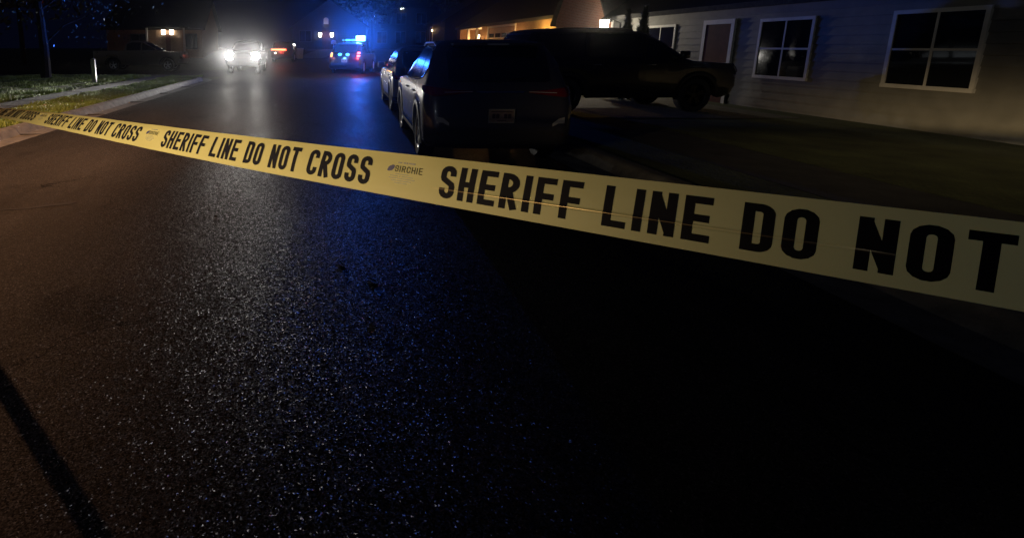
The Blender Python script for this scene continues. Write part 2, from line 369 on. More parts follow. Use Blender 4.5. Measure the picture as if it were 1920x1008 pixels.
# grass blades on both strips, dry leaves among them
rng = np.random.default_rng(7)
def blades(n, x0, x1, y0, y1, hmin, hmax, z):
    # density falls with distance so that the near strip gets the fine blades
    u = rng.random(n); y = y0 + (y1 - y0) * u ** 1.25; x = x0 + (x1 - x0) * rng.random(n)
    clump = 0.5 + 0.5 * np.sin(x * 3.1 + 1.3 * np.sin(y * 1.7)) * np.sin(y * 2.3 + np.sin(x * 2.1))
    keep = rng.random(n) < 0.35 + 0.65 * clump; x, y, clump = x[keep], y[keep], clump[keep]; n = len(x)
    h = (hmin + (hmax - hmin) * rng.random(n)) * (0.6 + 0.7 * clump); a = rng.random(n) * 6.283; w = 0.006 + 0.008 * rng.random(n); w *= 1 + (y - y0) / 12
    lean = (rng.random((n, 2)) - 0.5) * 1.5 * h[:, None]
    V = np.empty((n, 3, 3)); V[:, 0] = np.c_[x - w * np.cos(a), y - w * np.sin(a), np.full(n, z)]; V[:, 1] = np.c_[x + w * np.cos(a), y + w * np.sin(a), np.full(n, z)]
    V[:, 2] = np.c_[x + lean[:, 0], y + lean[:, 1], z + h]
    return V.reshape(-1, 3)
def tri_obj(name, V, mat):
    n = len(V) // 3; me = bpy.data.meshes.new(name); me.vertices.add(len(V)); me.vertices.foreach_set('co', V.ravel().astype(np.float32))
    me.loops.add(len(V)); me.loops.foreach_set('vertex_index', np.arange(len(V), dtype=np.int32)); me.polygons.add(n); me.polygons.foreach_set('loop_start', np.arange(0, len(V), 3, dtype=np.int32))
    me.update(calc_edges=True); me.validate(); me.materials.append(mat)
    o = bpy.data.objects.new(name, me); COL.objects.link(o); return o
GV = np.vstack([blades(52000, -7.33, -5.78, 8.0, 28.0, 0.03, 0.09, 0.115), blades(60000, -15, -8.38, 14.0, 28.3, 0.03, 0.12, 0.125)])
tag(tri_obj('grass', GV, M['blade']), label='short winter grass on the verge and lawn', kind='stuff', cat='grass')
lv = []
for n, x0, x1, y0, y1 in ((120, -7.3, -5.8, 9, 26), (190, -12.5, -8.4, 15, 28), (24, -8.3, -7.4, 14, 27), (12, -5.5, -5.1, 10, 24)):
    for k in range(n):
        x = x0 + (x1 - x0) * rng.random(); y = y0 + (y1 - y0) * rng.random(); a = rng.random() * 6.28; s = 0.02 + 0.035 * rng.random()
        z = (0.15 + 0.05 * rng.random()) if x < -5.7 else 0.02
        if -8.35 < x < -7.35: z = 0.135
        t = (rng.random(2) - 0.5) * 1.2 * s
        lv += [(x + s * math.cos(a), y + s * math.sin(a), z), (x - s * math.sin(a) * 0.5, y + s * math.cos(a) * 0.5, z + t[0]), (x - s * math.cos(a), y - s * math.sin(a), z + t[1])]
tag(tri_obj('fallen_leaves', np.array(lv), M['dryleaf']), label='small dry leaves scattered over the grass', kind='stuff', cat='leaves')

# ------------------------------------------------------------------ tape
T0 = Vector((-1.594, 2.781, 1.2595)); TD = Vector((0.6850, -0.7275, 0.0415)).normalized()
TN = TD.cross(Vector((0, 0, 1))).normalized(); TU = TN.cross(TD)
TW = 0.076
def tape_pt(s, v, off=0.0):
    """s metres along, v -0.5..0.5 across (up), off metres towards the camera side"""
    ph = R(max(-72, -60 + 16 * s))
    w = TU * math.cos(ph) + TN * math.sin(ph); n = TN * math.cos(ph) - TU * math.sin(ph)
    sag = 0.004 * math.sin(s * 2.1 + 0.4) 
    curl = -0.003 * (1 - min(1, abs(s - 1.4) / 4)) * (2 * v) ** 2                      # a slight cup across the width
    fold = -0.030 * max(0, v - 0.33) * max(0, min(1, (2.0 - s) / 1.6))                 # top edge rolling back at the far end
    vc = -0.14 + 0.14 * (s - 2.75)
    g = max(0, 1 - ((s - 2.86) / 0.27) ** 2)
    glint_crease = 0.0012 * g * math.exp(-((v - vc) / 0.022) ** 2)
    wav = 0.0012 * math.sin(s * 23 + 3 * v) * math.sin(s * 9)
    return T0 + TD * s + Vector((0, 0, sag)) + w * (v * TW) + n * (curl + fold + glint_crease + wav + off)

tape = root('barrier_tape', T0, 0, 'yellow plastic barrier tape with bold black lettering stretched across the street', 'barrier tape')
def tape_part(name, V, F, mat):
    o = mesh_obj(name, [Vector(v) - T0 for v in V], F, mat, tape, smooth=True, angle=180); return o
ss = list(np.arange(-6.58, -0.6, 0.08)) + list(np.arange(-0.6, 4.2, 0.01)); vs = [i / 80 - 0.5 for i in range(81)]
V = []; F = []
for s in ss:
    for v in vs: V.append(tape_pt(s, v))
nv = len(vs)
for i in range(len(ss) - 1):
    for j in range(nv - 1): F.append((i * nv + j, i * nv + j + 1, (i + 1) * nv + j + 1, (i + 1) * nv + j))
tape_part('tape_band', V, F, M['tape'])

def arc(cx, cy, rx, ry, a0, a1, n=7): return [(cx + rx * math.cos(R(a0 + (a1 - a0) * i / n)), cy + ry * math.sin(R(a0 + (a1 - a0) * i / n))) for i in range(n + 1)]
def glyphs(w, t):
    """stroke centre lines in a box of width w and height 1; t = stroke thickness (absolute)"""
    h = t / 2; a, b = h, w - h; r = (b - a) / 2; m = (a + b) / 2; lo, hi = h, 1 - h; mid = 0.52
    Oo = [(a, 0.5)] + [(a, lo + r)] + arc(m, lo + r, r, r, 180, 360) + [(b, hi - r)] + arc(m, hi - r, r, r, 0, 180) + [(a, 0.5)]
    Cc = [(b, hi - r - 0.10)] + arc(m, hi - r, r, r, 0, 180) + arc(m, lo + r, r, r, 180, 360) + [(b, lo + r + 0.10)]
    rs = r * 1.0
    Ss = [(b, hi - rs - 0.09)] + arc(m, hi - rs, r, rs, 0, 180) + [(a, 0.64), (a + 0.02, 0.585), (b - 0.02, 0.435), (b, 0.37)] + arc(m, lo + rs, r, rs, 0, -180) + [(a, lo + rs + 0.09)]
    rp = (hi - mid) / 2
    return {'S': [Ss], 'C': [Cc], 'O': [Oo], 'H': [[(a, 0), (a, 1)], [(b, 0), (b, 1)], [(a, 0.5), (b, 0.5)]],
            'E': [[(a, 0), (a, 1)], [(a, hi), (w, hi)], [(a, lo), (w, lo)], [(a, 0.52), (w * 0.93, 0.52)]],
            'F': [[(a, 0), (a, 1)], [(a, hi), (w, hi)], [(a, 0.50), (w * 0.93, 0.50)]],
            'I': [[(a, 0), (a, 1)]], 'L': [[(a, 0), (a, 1)], [(a, lo), (w, lo)]],
            'N': [[(a, 0), (a, 1)], [(b, 0), (b, 1)], [(a, 1 - h), (b, h)]],
            'T': [[(m, 0), (m, 1)], [(0, hi), (w, hi)]],
            'D': [[(a, 0), (a, 1)], [(a, hi), (b - r * 0.9, hi)] + arc(b - r * 0.9, hi - r * 0.9, r * 0.9, r * 0.9, 90, 0, 5) + arc(b - r * 0.9, lo + r * 0.9, r * 0.9, r * 0.9, 0, -90, 5) + [(a, lo)]],
            'R': [[(a, 0), (a, 1)], [(a, hi), (b - rp, hi)] + arc(b - rp, hi - rp, rp, rp, 90, -90, 8) + [(a, mid)], [(m - 0.02, mid), (b + 0.01, 0)]]}
def stroke(pts, t, maxl=0.035):
    P = [Vector(p) for p in pts]; Q = [P[0]]
    for a, b in zip(P[:-1], P[1:]):
        n = max(1, int((b - a).length / maxl))
        for i in range(1, n + 1): Q.append(a.lerp(b, i / n))
    Q = [q for i, q in enumerate(Q) if i == 0 or (q - Q[i - 1]).length > 1e-5]
    V = []; k = 5
    for i, p in enumerate(Q):
        d1 = (Q[i] - Q[i - 1]).normalized() if i else (Q[1] - Q[0]).normalized(); d2 = (Q[i + 1] - Q[i]).normalized() if i < len(Q) - 1 else d1
        d = (d1 + d2); d = d.normalized() if d.length > 1e-6 else d1
        n = Vector((-d.y, d.x)); sc = 1 / max(0.5, n.dot(Vector((-d1.y, d1.x))))
        for j in range(k): V.append(p + n * (t / 2 * sc) * (1 - 2 * j / (k - 1)))
    F = []
    for i in range(len(Q) - 1):
        for j in range(k - 1): F.append((i * k + j, i * k + j + 1, (i + 1) * k + j + 1, (i + 1) * k + j))
    return V, F
def layout(text, cw, gap, space, iw, t):
    G = glyphs(cw, t); x = 0; outp = []
    GI = glyphs(iw, t)
    for ch in text:
        if ch == ' ': x += space; continue
        w = iw if ch == 'I' else cw
        outp.append((x, (GI if ch == 'I' else G)[ch])); x += w + gap
    return outp, x - gap
def print_text(name, text, s0, slen, v0, v1, cw, gap, space, iw, t, mat, off=0.0007):
    lay, tot = layout(text, cw, gap, space, iw, t); V = []; F = []
    z = 0
    for x0, strokes in lay:
        for pts in strokes:
            sv, sf = stroke(pts, t); n = len(V); z = (z + 1) % 4
            for p in sv: V.append(tape_pt(s0 + (x0 + p.x) / tot * slen, v0 + p.y * (v1 - v0), off + z * 0.00004))
            F += [tuple(i + n for i in f) for f in sf]
    return tape_part(name, V, F, mat)
def print_patch(polys, s0, slen, v0, v1, mat, name, off=0.0004):
    V = []; F = []
    for pts in polys:
        n = len(V); V += [tape_pt(s0 + p[0] * slen, v0 + p[1] * (v1 - v0), off) for p in pts]; F.append(tuple(range(n, n + len(pts))))
    return tape_part(name, V, F, mat)
V = []; F = []; cs = np.arange(2.60, 3.14, 0.01)
for s in cs:
    vc = -0.14 + 0.14 * (s - 2.75); w_ = 0.034 * math.sqrt(max(0, 1 - ((s - 2.87) / 0.28) ** 2)) + 0.0005
    for k in range(9): V.append(tape_pt(s, vc + w_ * (k / 4 - 1), 0.0011))
for i in range(len(cs) - 1):
    for k in range(8): F.append((9 * i + k, 9 * i + k + 1, 9 * i + k + 10, 9 * i + k + 9))
M['glint_crease'] = bpy.data.materials.new('orange_glint'); M['glint_crease'].use_nodes = True  # strip laid on the crease, orange glint tinted into its gloss
t = M['glint_crease'].node_tree; t.nodes.clear(); o_ = t.nodes.new('ShaderNodeOutputMaterial'); tb = t.nodes.new('ShaderNodeBsdfTransparent'); gb = t.nodes.new('ShaderNodeBsdfGlossy'); gb.inputs['Roughness'].default_value = 0.22; gb.inputs[0].default_value = (1.0, 0.72, 0.42, 1)
mx = t.nodes.new('ShaderNodeMixShader'); mx.inputs[0].default_value = 0.06; t.links.new(tb.outputs[0], mx.inputs[1]); t.links.new(gb.outputs[0], mx.inputs[2]); t.links.new(mx.outputs[0], o_.inputs[0])
tape_part('glint_crease', V, F, M['glint_crease'])
LINE = 'SHERIFF LINE DO NOT CROSS'
insts = [(-1.24, 0.80), (-0.262, 0.825), (0.712, 0.822), (1.684, 0.778), (2.612, 0.785), (3.55, 0.65)]
for s0, sl in insts:
    print_text('lettering', LINE, s0, sl, -0.345, 0.345, 0.44, 0.115, 0.33, 0.165, 0.165, M['ink'])
for s0, sl in insts[:-1]:
    g0 = s0 + sl + 0.036; w = 0.073
    print_text('maker_mark', 'SIRCHIE', g0 + 0.017, w - 0.014, 0.07, 0.215, 0.62, 0.24, 0.3, 0.16, 0.12, M['ink'])
    sh = [(0.0, 0.05), (0.02, 0.5), (0.06, 0.72), (0.10, 0.82), (0.14, 0.95), (0.18, 0.86), (0.205, 0.9), (0.20, 0.45), (0.14, 0.10), (0.07, 0.0)]
    print_patch([sh], g0, w, 0.065, 0.235, M['ink_navy'], 'maker_emblem')
    rows = [(0.30, 0.84, 0.31, 0.34)]; fine = []
    for c0, c1, va, vb in ((0.28, 0.40, 0.272, 0.300), (0.44, 0.52, 0.268, 0.306), (0.53, 0.58, 0.268, 0.306), (0.60, 0.80, 0.268, 0.306),
                           (0.26, 0.66, 0.015, 0.028), (0.13, 0.36, -0.035, -0.022), (0.40, 0.44, -0.035, -0.022), (0.47, 0.80, -0.035, -0.022),
                           (0.10, 0.86, -0.087, -0.072), (0.17, 0.76, -0.137, -0.122), (0.28, 0.66, -0.187, -0.174)):
        n = 8
        fine.append([(c0 + (c1 - c0) * i / n, va) for i in range(n + 1)] + [(c1 - (c1 - c0) * i / n, vb) for i in range(n + 1)])
    print_patch(fine, g0, w, 0.0, 1.0, M['ink_fine'], 'fine_print')

# ------------------------------------------------------------------ vehicles
class CarShape:
    """a body as stacked plan slices: rows of (z, rear x, front x, half width); end corners rounded in plan"""
    def __init__(s, rows, axles, wr, arch, cr=0.30, cyr=0.22, br=0.07, cf=0.42, cyf=0.30, bf=0.12, zA=0.95):
        s.rows = rows; s.axles = axles; s.wr = wr; s.arch = arch; s.zA = zA
        s.cr, s.cyr, s.br, s.cf, s.cyf, s.bf = cr, cyr, br, cf, cyf, bf
    def row(s, z):
        r = s.rows
        if z <= r[0][0]: return r[0]
        for a, b in zip(r[:-1], r[1:]):
            if z <= b[0]:
                t = (z - a[0]) / (b[0] - a[0]) if b[0] > a[0] else 0
                return tuple(a[i] + (b[i] - a[i]) * t for i in range(4))
        return r[-1]
    def par(s, rw):
        z, xr, xf, hw = rw; k = min(1.0, (xf - xr) / 2.2)
        cr, br, cf, bf = s.cr * k, s.br * k, s.cf * k, s.bf * k
        cyr = min(s.cyr, hw * 0.6); cyf = min(s.cyf, hw * 0.6)
        q1 = (hw - cyr) / hw; q2 = (hw - cyf) / hw
        x1 = xr + br * q1 * q1; x2 = xf - bf * q2 * q2
        return xr, xf, hw, cr, br, cyr, x1, cf, bf, cyf, x2
    def half(s, rw, taus, nf=7, nc=7):
        xr, xf, hw, cr, br, cyr, x1, cf, bf, cyf, x2 = s.par(rw); P = []
        for j in range(nf):
            y = (hw - cyr) * j / nf; P.append((xr + br * (y / hw) ** 2, y))
        for j in range(nc):
            th = math.pi / 2 * j / nc; P.append((x1 + cr * (1 - math.cos(th)), hw - cyr + cyr * math.sin(th)))
        lo, hi = x1 + cr, x2 - cf
        for t in taus: P.append((lo + (hi - lo) * t, hw))
        for j in range(1, nc + 1):
            th = math.pi / 2 * j / nc; P.append((x2 - cf * (1 - math.sin(math.pi / 2 - th) if False else 1 - math.sin(th)), hw - cyf + cyf * math.cos(th)))
        for j in range(1, nf + 1):
            y = (hw - cyf) * (1 - j / nf); P.append((xf - bf * (y / hw) ** 2, y))
        return P
    def zmap(s, x, z):
        z0 = s.rows[0][0]
        if z >= s.zA: return z
        zb = z0
        for xa in s.axles:
            dx = abs(x - xa)
            if dx < s.arch: zb = max(zb, s.wr + math.sqrt(s.arch ** 2 - dx ** 2))
        zb = min(zb, s.zA - 0.06)
        return zb + (z - z0) * (s.zA - zb) / (s.zA - z0)
    def side_y(s, x, z):
        xr, xf, hw, cr, br, cyr, x1, cf, bf, cyf, x2 = s.par(s.row(z))
        if x < x1 + cr and cr > 0:
            c = max(-1, min(1, 1 - (x - x1) / cr)); return hw - cyr + cyr * math.sin(math.acos(c))
        if x > x2 - cf and cf > 0:
            c = max(0, min(1, 1 - (x2 - x) / cf)); return hw - cyf + cyf * math.sqrt(max(0, 1 - c * c))
        return hw
    def perim(s, z, d, end):
        """point d metres from the end's centre line along the slice outline, with its outward normal (2D)"""
        taus = [i / 40 for i in range(41)]; P = s.half(s.row(z), taus)
        if end == 'front': P = P[::-1]
        sg = 1 if d >= 0 else -1; d = abs(d); acc = 0
        for a, b in zip(P[:-1], P[1:]):
            l = math.hypot(b[0] - a[0], b[1] - a[1])
            if acc + l >= d or b is P[-1]:
                t = (d - acc) / l if l else 0; x = a[0] + (b[0] - a[0]) * t; y = a[1] + (b[1] - a[1]) * t
                nx, ny = (b[1] - a[1]) / l, -(b[0] - a[0]) / l
                if end == 'rear': nx, ny = -nx, -ny
                return x, y * sg, nx, ny * sg
            acc += l
    def body(s, name, mat, parent):
        taus = set(i / 36 for i in range(37)); ref = s.par(s.row(0.5)); lo, hi = ref[6] + ref[3], ref[10] - ref[7]
        for xa in s.axles:
            for k in range(0, 19):
                t = (xa + s.arch * math.cos(math.pi * k / 18) - lo) / (hi - lo)
                if 0 < t < 1: taus.add(t)
        taus = sorted(taus); tt = [taus[0]]
        for t in taus[1:]:
            if t - tt[-1] > 0.0015: tt.append(t)
        zs = []
        for a, b in zip(s.rows[:-1], s.rows[1:]):
            n = 3 if b[0] - a[0] > 0.12 else 2
            zs += [a[0] + (b[0] - a[0]) * i / n for i in range(n)]
        zs.append(s.rows[-1][0])
        V = []; rings = []
        for z in zs:
            P = s.half(s.row(z), tt); L = len(P); ring = []
            for x, y in P: ring.append(len(V)); V.append((x, y, s.zmap(x, z)))
            for x, y in P[-2:0:-1]: ring.append(len(V)); V.append((x, -y, s.zmap(x, z)))
            rings.append(ring)
        F = []; n = len(rings[0])
        for a, b in zip(rings[:-1], rings[1:]):
            for i in range(n): F.append((a[i], a[(i + 1) % n], b[(i + 1) % n], b[i]))
        t = rings[-1]
        for i in range(0, L - 1):
            a, b = t[i], t[i + 1]; c = t[(n - i - 1) % n]; d = t[(n - i) % n]
            f = []
            for q in (a, b, c, d):
                if q not in f: f.append(q)
            if len(f) >= 3: F.append(tuple(f))
        return mesh_obj(name, V, F, mat, parent, smooth=True, angle=28)

def col_lerp(cols, n):
    xs = [c[0] for c in cols]; o = []
    tot = xs[-1] - xs[0]; pts = sorted(set([xs[0] + tot * i / n for i in range(n + 1)] + xs), reverse=tot < 0)
    for x in pts:
        for a, b in zip(cols[:-1], cols[1:]):
            if min(a[0], b[0]) - 1e-9 <= x <= max(a[0], b[0]) + 1e-9:
                t = (x - a[0]) / (b[0] - a[0]); o.append((x, a[1] + (b[1] - a[1]) * t, a[2] + (b[2] - a[2]) * t)); break
    return o
def side_patch(C, name, cols, side, mat, parent, off=0.006, n=14, nz=6):
    cs = col_lerp(cols, n); V = []; F = []
    for x, z0, z1 in cs:
        for k in range(nz + 1):
            z = z0 + (z1 - z0) * k / nz; V.append((x, side * (C.side_y(x, z) + off), z))
    for i in range(len(cs) - 1):
        for k in range(nz):
            F.append((i * (nz + 1) + k, i * (nz + 1) + k + 1, (i + 1) * (nz + 1) + k + 1, (i + 1) * (nz + 1) + k))
    return mesh_obj(name, V, F, mat, parent, smooth=True)
def end_patch(C, name, cols, end, mat, parent, off=0.006, n=18, nz=6):
    cs = col_lerp(cols, n); V = []; F = []
    for d, z0, z1 in cs:
        for k in range(nz + 1):
            z = z0 + (z1 - z0) * k / nz; x, y, nx, ny = C.perim(z, d, end); V.append((x + nx * off, y + ny * off, z + off * 0.4))
    for i in range(len(cs) - 1):
        for k in range(nz):
            F.append((i * (nz + 1) + k, i * (nz + 1) + k + 1, (i + 1) * (nz + 1) + k + 1, (i + 1) * (nz + 1) + k))
    return mesh_obj(name, V, F, mat, parent, smooth=True)

def wheel(parent, x, y, r, side, rim_r, spokes=5, width=0.22, rimmat=None):
    rimmat = rimmat or (M['dark_alloy'] if parent.name.startswith('driveway') else None)
    t = MB(); w = width / 2
    prof = [(rim_r, -w * 0.75), (rim_r + 0.02, -w * 0.92), (r * 0.93, -w), (r * 0.985, -w * 0.75), (r, -w * 0.4), (r, w * 0.4), (r * 0.985, w * 0.75), (r * 0.93, w), (rim_r + 0.02, w * 0.92), (rim_r, w * 0.75)]
    t.lathe(prof, 40, closed=True)
    o = t.build('wheel', M['rubber'], parent, smooth=True); o.location = (x, side * y, r)
    m = MB(); f = side
    m.lathe([(rim_r * 1.015, f * w * 0.88), (rim_r * 0.955, f * w * 0.80), (rim_r * 0.93, f * w * 0.35), (rim_r * 0.93, -f * w * 0.6)], 40)
    m.lathe([(0.001, f * w * 0.66), (0.055, f * w * 0.66), (0.075, f * w * 0.45), (0.075, f * w * 0.2)], 20)
    for k in range(spokes):
        for dlt in (-0.13, 0.13):
            a = 2 * math.pi * k / spokes + 0.3; a1 = a + dlt * 0.7; a2 = a + dlt
            p0 = Vector((math.cos(a1) * 0.05, 0, math.sin(a1) * 0.05)); p1 = Vector((math.cos(a2) * rim_r * 0.95, 0, math.sin(a2) * rim_r * 0.95))
            n = Vector((-math.sin(a), 0, math.cos(a))); V = []
            for p, hw_, d in ((p0, 0.020, 0.62), (p1, 0.015, 0.74)):
                for sg in (-1, 1):
                    for dep in (0.0, -0.25): V.append(p + n * hw_ * sg + Vector((0, f * w * (d + dep), 0)))
            m.add(V, [(0, 2, 6, 4), (0, 1, 5, 4), (2, 3, 7, 6), (4, 5, 7, 6), (0, 1, 3, 2)])
    m.build('rim', rimmat or M['alloy'], o, smooth=True, angle=30)
    d = MB(); d.lathe([(0.001, 0), (rim_r * 0.92, 0)], 24, origin=(0, -f * w * 0.1, 0)); d.build('brake_disc', M['black_plastic'], o)
    return o

def common(C, rt, trim=True, trimmat=None, rim_r=0.235, spokes=5, tw=0.22):
    ub = MB(); r0 = C.rows[0]
    ub.box(r0[1] + 0.12, r0[2] - 0.12, -r0[3] + 0.26, r0[3] - 0.26, r0[0] + 0.03, 0.72)
    ub.build('underbody', M['black_plastic'], rt)
    hw = C.row(C.wr + 0.1)[3]
    for xa in C.axles:
        for sd in (1, -1):
            wheel(rt, xa, hw - tw / 2 - 0.012, C.wr, sd, rim_r, spokes, tw)
            wl = MB(); V = []; n = 16
            for k in range(n + 1):
                a = math.pi * k / n
                for yy in (hw - 0.02, hw - 0.30): V.append((xa + (C.arch - 0.002) * math.cos(a), sd * yy, C.wr + (C.arch - 0.002) * math.sin(a)))
            wl.add(V, [(2 * k, 2 * k + 1, 2 * k + 3, 2 * k + 2) for k in range(n)] + [tuple(2 * k + 1 for k in range(n + 1))])
            wl.build('wheel_well', M['black_plastic'], rt)
            if trim:
                V = []; F = []; prof = [(0.0, -0.03), (0.0, 0.016), (0.03, 0.018), (0.06, 0.012), (0.065, 0.0)]
                a0 = math.asin(max(-1, min(1, (r0[0] + 0.02 - C.wr) / C.arch)))
                nn = 24
                for k in range(nn + 1):
                    a = a0 + (math.pi - 2 * a0) * k / nn
                    for dr, off in prof:
                        x = xa + (C.arch + dr) * math.cos(a); z = C.wr + (C.arch + dr) * math.sin(a)
                        V.append((x, sd * (C.side_y(x, max(z, 0.3)) + off), z))
                m = len(prof)
                for k in range(nn):
                    for j in range(m - 1): F.append((k * m + j, k * m + j + 1, (k + 1) * m + j + 1, (k + 1) * m + j))
                mesh_obj('arch_trim', V, F, trimmat or M['grey_plastic'], rt, smooth=True)

def mirrors(C, rt, x, z, mat):
    for sd in (1, -1):
        m = MB(); y = C.side_y(x, z); m.box(x - 0.06, x + 0.07, *sorted((sd * (y + 0.03), sd * (y + 0.22))), z - 0.02, z + 0.14, 0.03)
        m.box(x - 0.02, x + 0.03, *sorted((sd * (y - 0.05), sd * (y + 0.06))), z - 0.01, z + 0.03, 0.008)
        m.build('wing_mirror', mat, rt, smooth=True)

def seams(C, rt, xs, z0, z1, side):
    for x in xs:
        V = []
        for k in range(9):
            z = z0 + (z1 - z0) * k / 8
            for dx in (-0.004, 0.004): V.append((x + dx, side * (C.side_y(x, z) + 0.003), z))
        mesh_obj('door_gap', V, [(2 * k, 2 * k + 1, 2 * k + 3, 2 * k + 2) for k in range(8)], M['black_plastic'], rt)
def handles(C, rt, xs, z, side, mat):
    for x in xs:
        m = MB(); y = C.side_y(x, z); m.box(x - 0.09, x + 0.09, *sorted((side * (y - 0.005), side * (y + 0.035))), z - 0.013, z + 0.013, 0.010); m.build('door_handle', mat, rt, smooth=True)

def plate(C, rt, z, end='rear', y=0.0):
    x, yy, nx, ny = C.perim(z, 0.001, end); sg = -1 if end == 'rear' else 1; x += sg * 0.014
    m = MB(); m.box(*sorted((x, x + sg * 0.006)), -0.155, 0.155, z - 0.077, z + 0.077, 0.002)
    p = m.build('license_plate', M['plate'], rt)
    k = MB(); xx = x + sg * 0.0085
    for i, (y0, y1, za, zb) in enumerate([(-0.135, 0.135, 0.050, 0.062), (-0.12, -0.08, -0.03, 0.03), (-0.07, -0.03, -0.03, 0.03), (0.03, 0.07, -0.03, 0.03), (0.08, 0.12, -0.03, 0.03), (-0.06, 0.06, -0.062, -0.052)]):
        k.box(*sorted((xx, xx + sg * 0.001)), y0, y1, z + za, z + zb)
    k.build('plate_print', M['plate_ink'], p)
    f = MB()
    for a in ((-0.165, 0.165, z + 0.078, z + 0.09), (-0.165, 0.165, z - 0.09, z - 0.078)): f.box(*sorted((x - sg * 0.004, x + sg * 0.010)), *a)
    for a in ((-0.165, -0.156, z - 0.078, z + 0.078), (0.156, 0.165, z - 0.078, z + 0.078)): f.box(*sorted((x - sg * 0.004, x + sg * 0.010)), *a)
    f.build('plate_frame', M['grey_plastic'], p)

def suv_shape(k=1.0, kz=1.0, ks=1.0, wr=0.355):
    rows = [(0.24, -2.06, 2.04, .86), (0.32, -2.20, 2.18, .900), (0.50, -2.25, 2.25, .918), (0.70, -2.23, 2.24, .928), (0.86, -2.19, 2.20, .930),
            (0.98, -2.14, 2.06, .915), (1.00, -2.13, 1.98, .912), (1.07, -2.10, 1.12, .890), (1.10, -2.08, 1.00, .880), (1.25, -1.99, .70, .835), (1.40, -1.87, .40, .785),
            (1.52, -1.76, .15, .735), (1.60, -1.66, -.05, .69), (1.645, -1.52, -.25, .63), (1.668, -1.30, -.50, .52), (1.678, -1.05, -.70, .35)]
    rows = [(z * kz if z > 0.35 else z, a * k, b * k, w * ks) for z, a, b, w in rows]
    return CarShape(rows, (-1.30 * k, 1.37 * k), wr, wr + 0.045, zA=0.93 * kz)

def suv_glass(C, rt, k=1.0, kz=1.0, glass=None):
    g = glass or M['glass']
    for sd in (1, -1):
        side_patch(C, 'front_side_window', [(0.86 * k, 1.11 * kz, 1.115 * kz), (0.45 * k, 1.10 * kz, 1.37 * kz), (0.15 * k, 1.095 * kz, 1.49 * kz), (-0.18 * k, 1.09 * kz, 1.545 * kz)], sd, g, rt)
        side_patch(C, 'rear_side_window', [(-0.25 * k, 1.09 * kz, 1.55 * kz), (-0.60 * k, 1.10 * kz, 1.56 * kz), (-1.08 * k, 1.12 * kz, 1.535 * kz)], sd, g, rt)
        side_patch(C, 'quarter_window', [(-1.14 * k, 1.125 * kz, 1.53 * kz), (-1.35 * k, 1.16 * kz, 1.50 * kz), (-1.52 * k, 1.21 * kz, 1.44 * kz), (-1.62 * k, 1.28 * kz, 1.36 * kz)], sd, g, rt)
        # bright line round the glass, as the photograph shows on the rear pillar
        pts = [(0.5, 1.085), (-0.3, 1.078), (-1.1, 1.105), (-1.4, 1.145), (-1.60, 1.22), (-1.68, 1.31), (-1.62, 1.40), (-1.45, 1.50), (-1.1, 1.56), (-0.5, 1.585), (-0.1, 1.56), (0.25, 1.46)]
        m = MB(); m.tube([(x * k, sd * (C.side_y(x * k, z * kz) + 0.008), z * kz) for x, z in pts], 0.009, 6); m.build('window_trim', M['chrome'], rt, smooth=True)
    end_patch(C, 'rear_window', [(-0.66, 1.14 * kz, 1.50 * kz), (-0.60, 1.12 * kz, 1.555 * kz), (0.60, 1.12 * kz, 1.555 * kz), (0.66, 1.14 * kz, 1.50 * kz)], 'rear', g, rt)
    end_patch(C, 'windshield', [(-0.70, 1.12 * kz, 1.36 * kz), (-0.56, 1.11 * kz, 1.58 * kz), (0.56, 1.11 * kz, 1.58 * kz), (0.70, 1.12 * kz, 1.36 * kz)], 'front', g, rt)

def rails(C, rt, x0, x1, z, mat):
    for sd in (1, -1):
        m = MB(); pts = []
        for i in range(13):
            t = i / 12; x = x0 + (x1 - x0) * t; zz = z + 0.045 * min(1, 6 * t, 6 * (1 - t)); pts.append((x, sd * (C.row(z)[3] + 0.0), zz - 0.01))
        m.tube(pts, 0.014, 8); m.build('roof_rail', mat, rt, smooth=True)

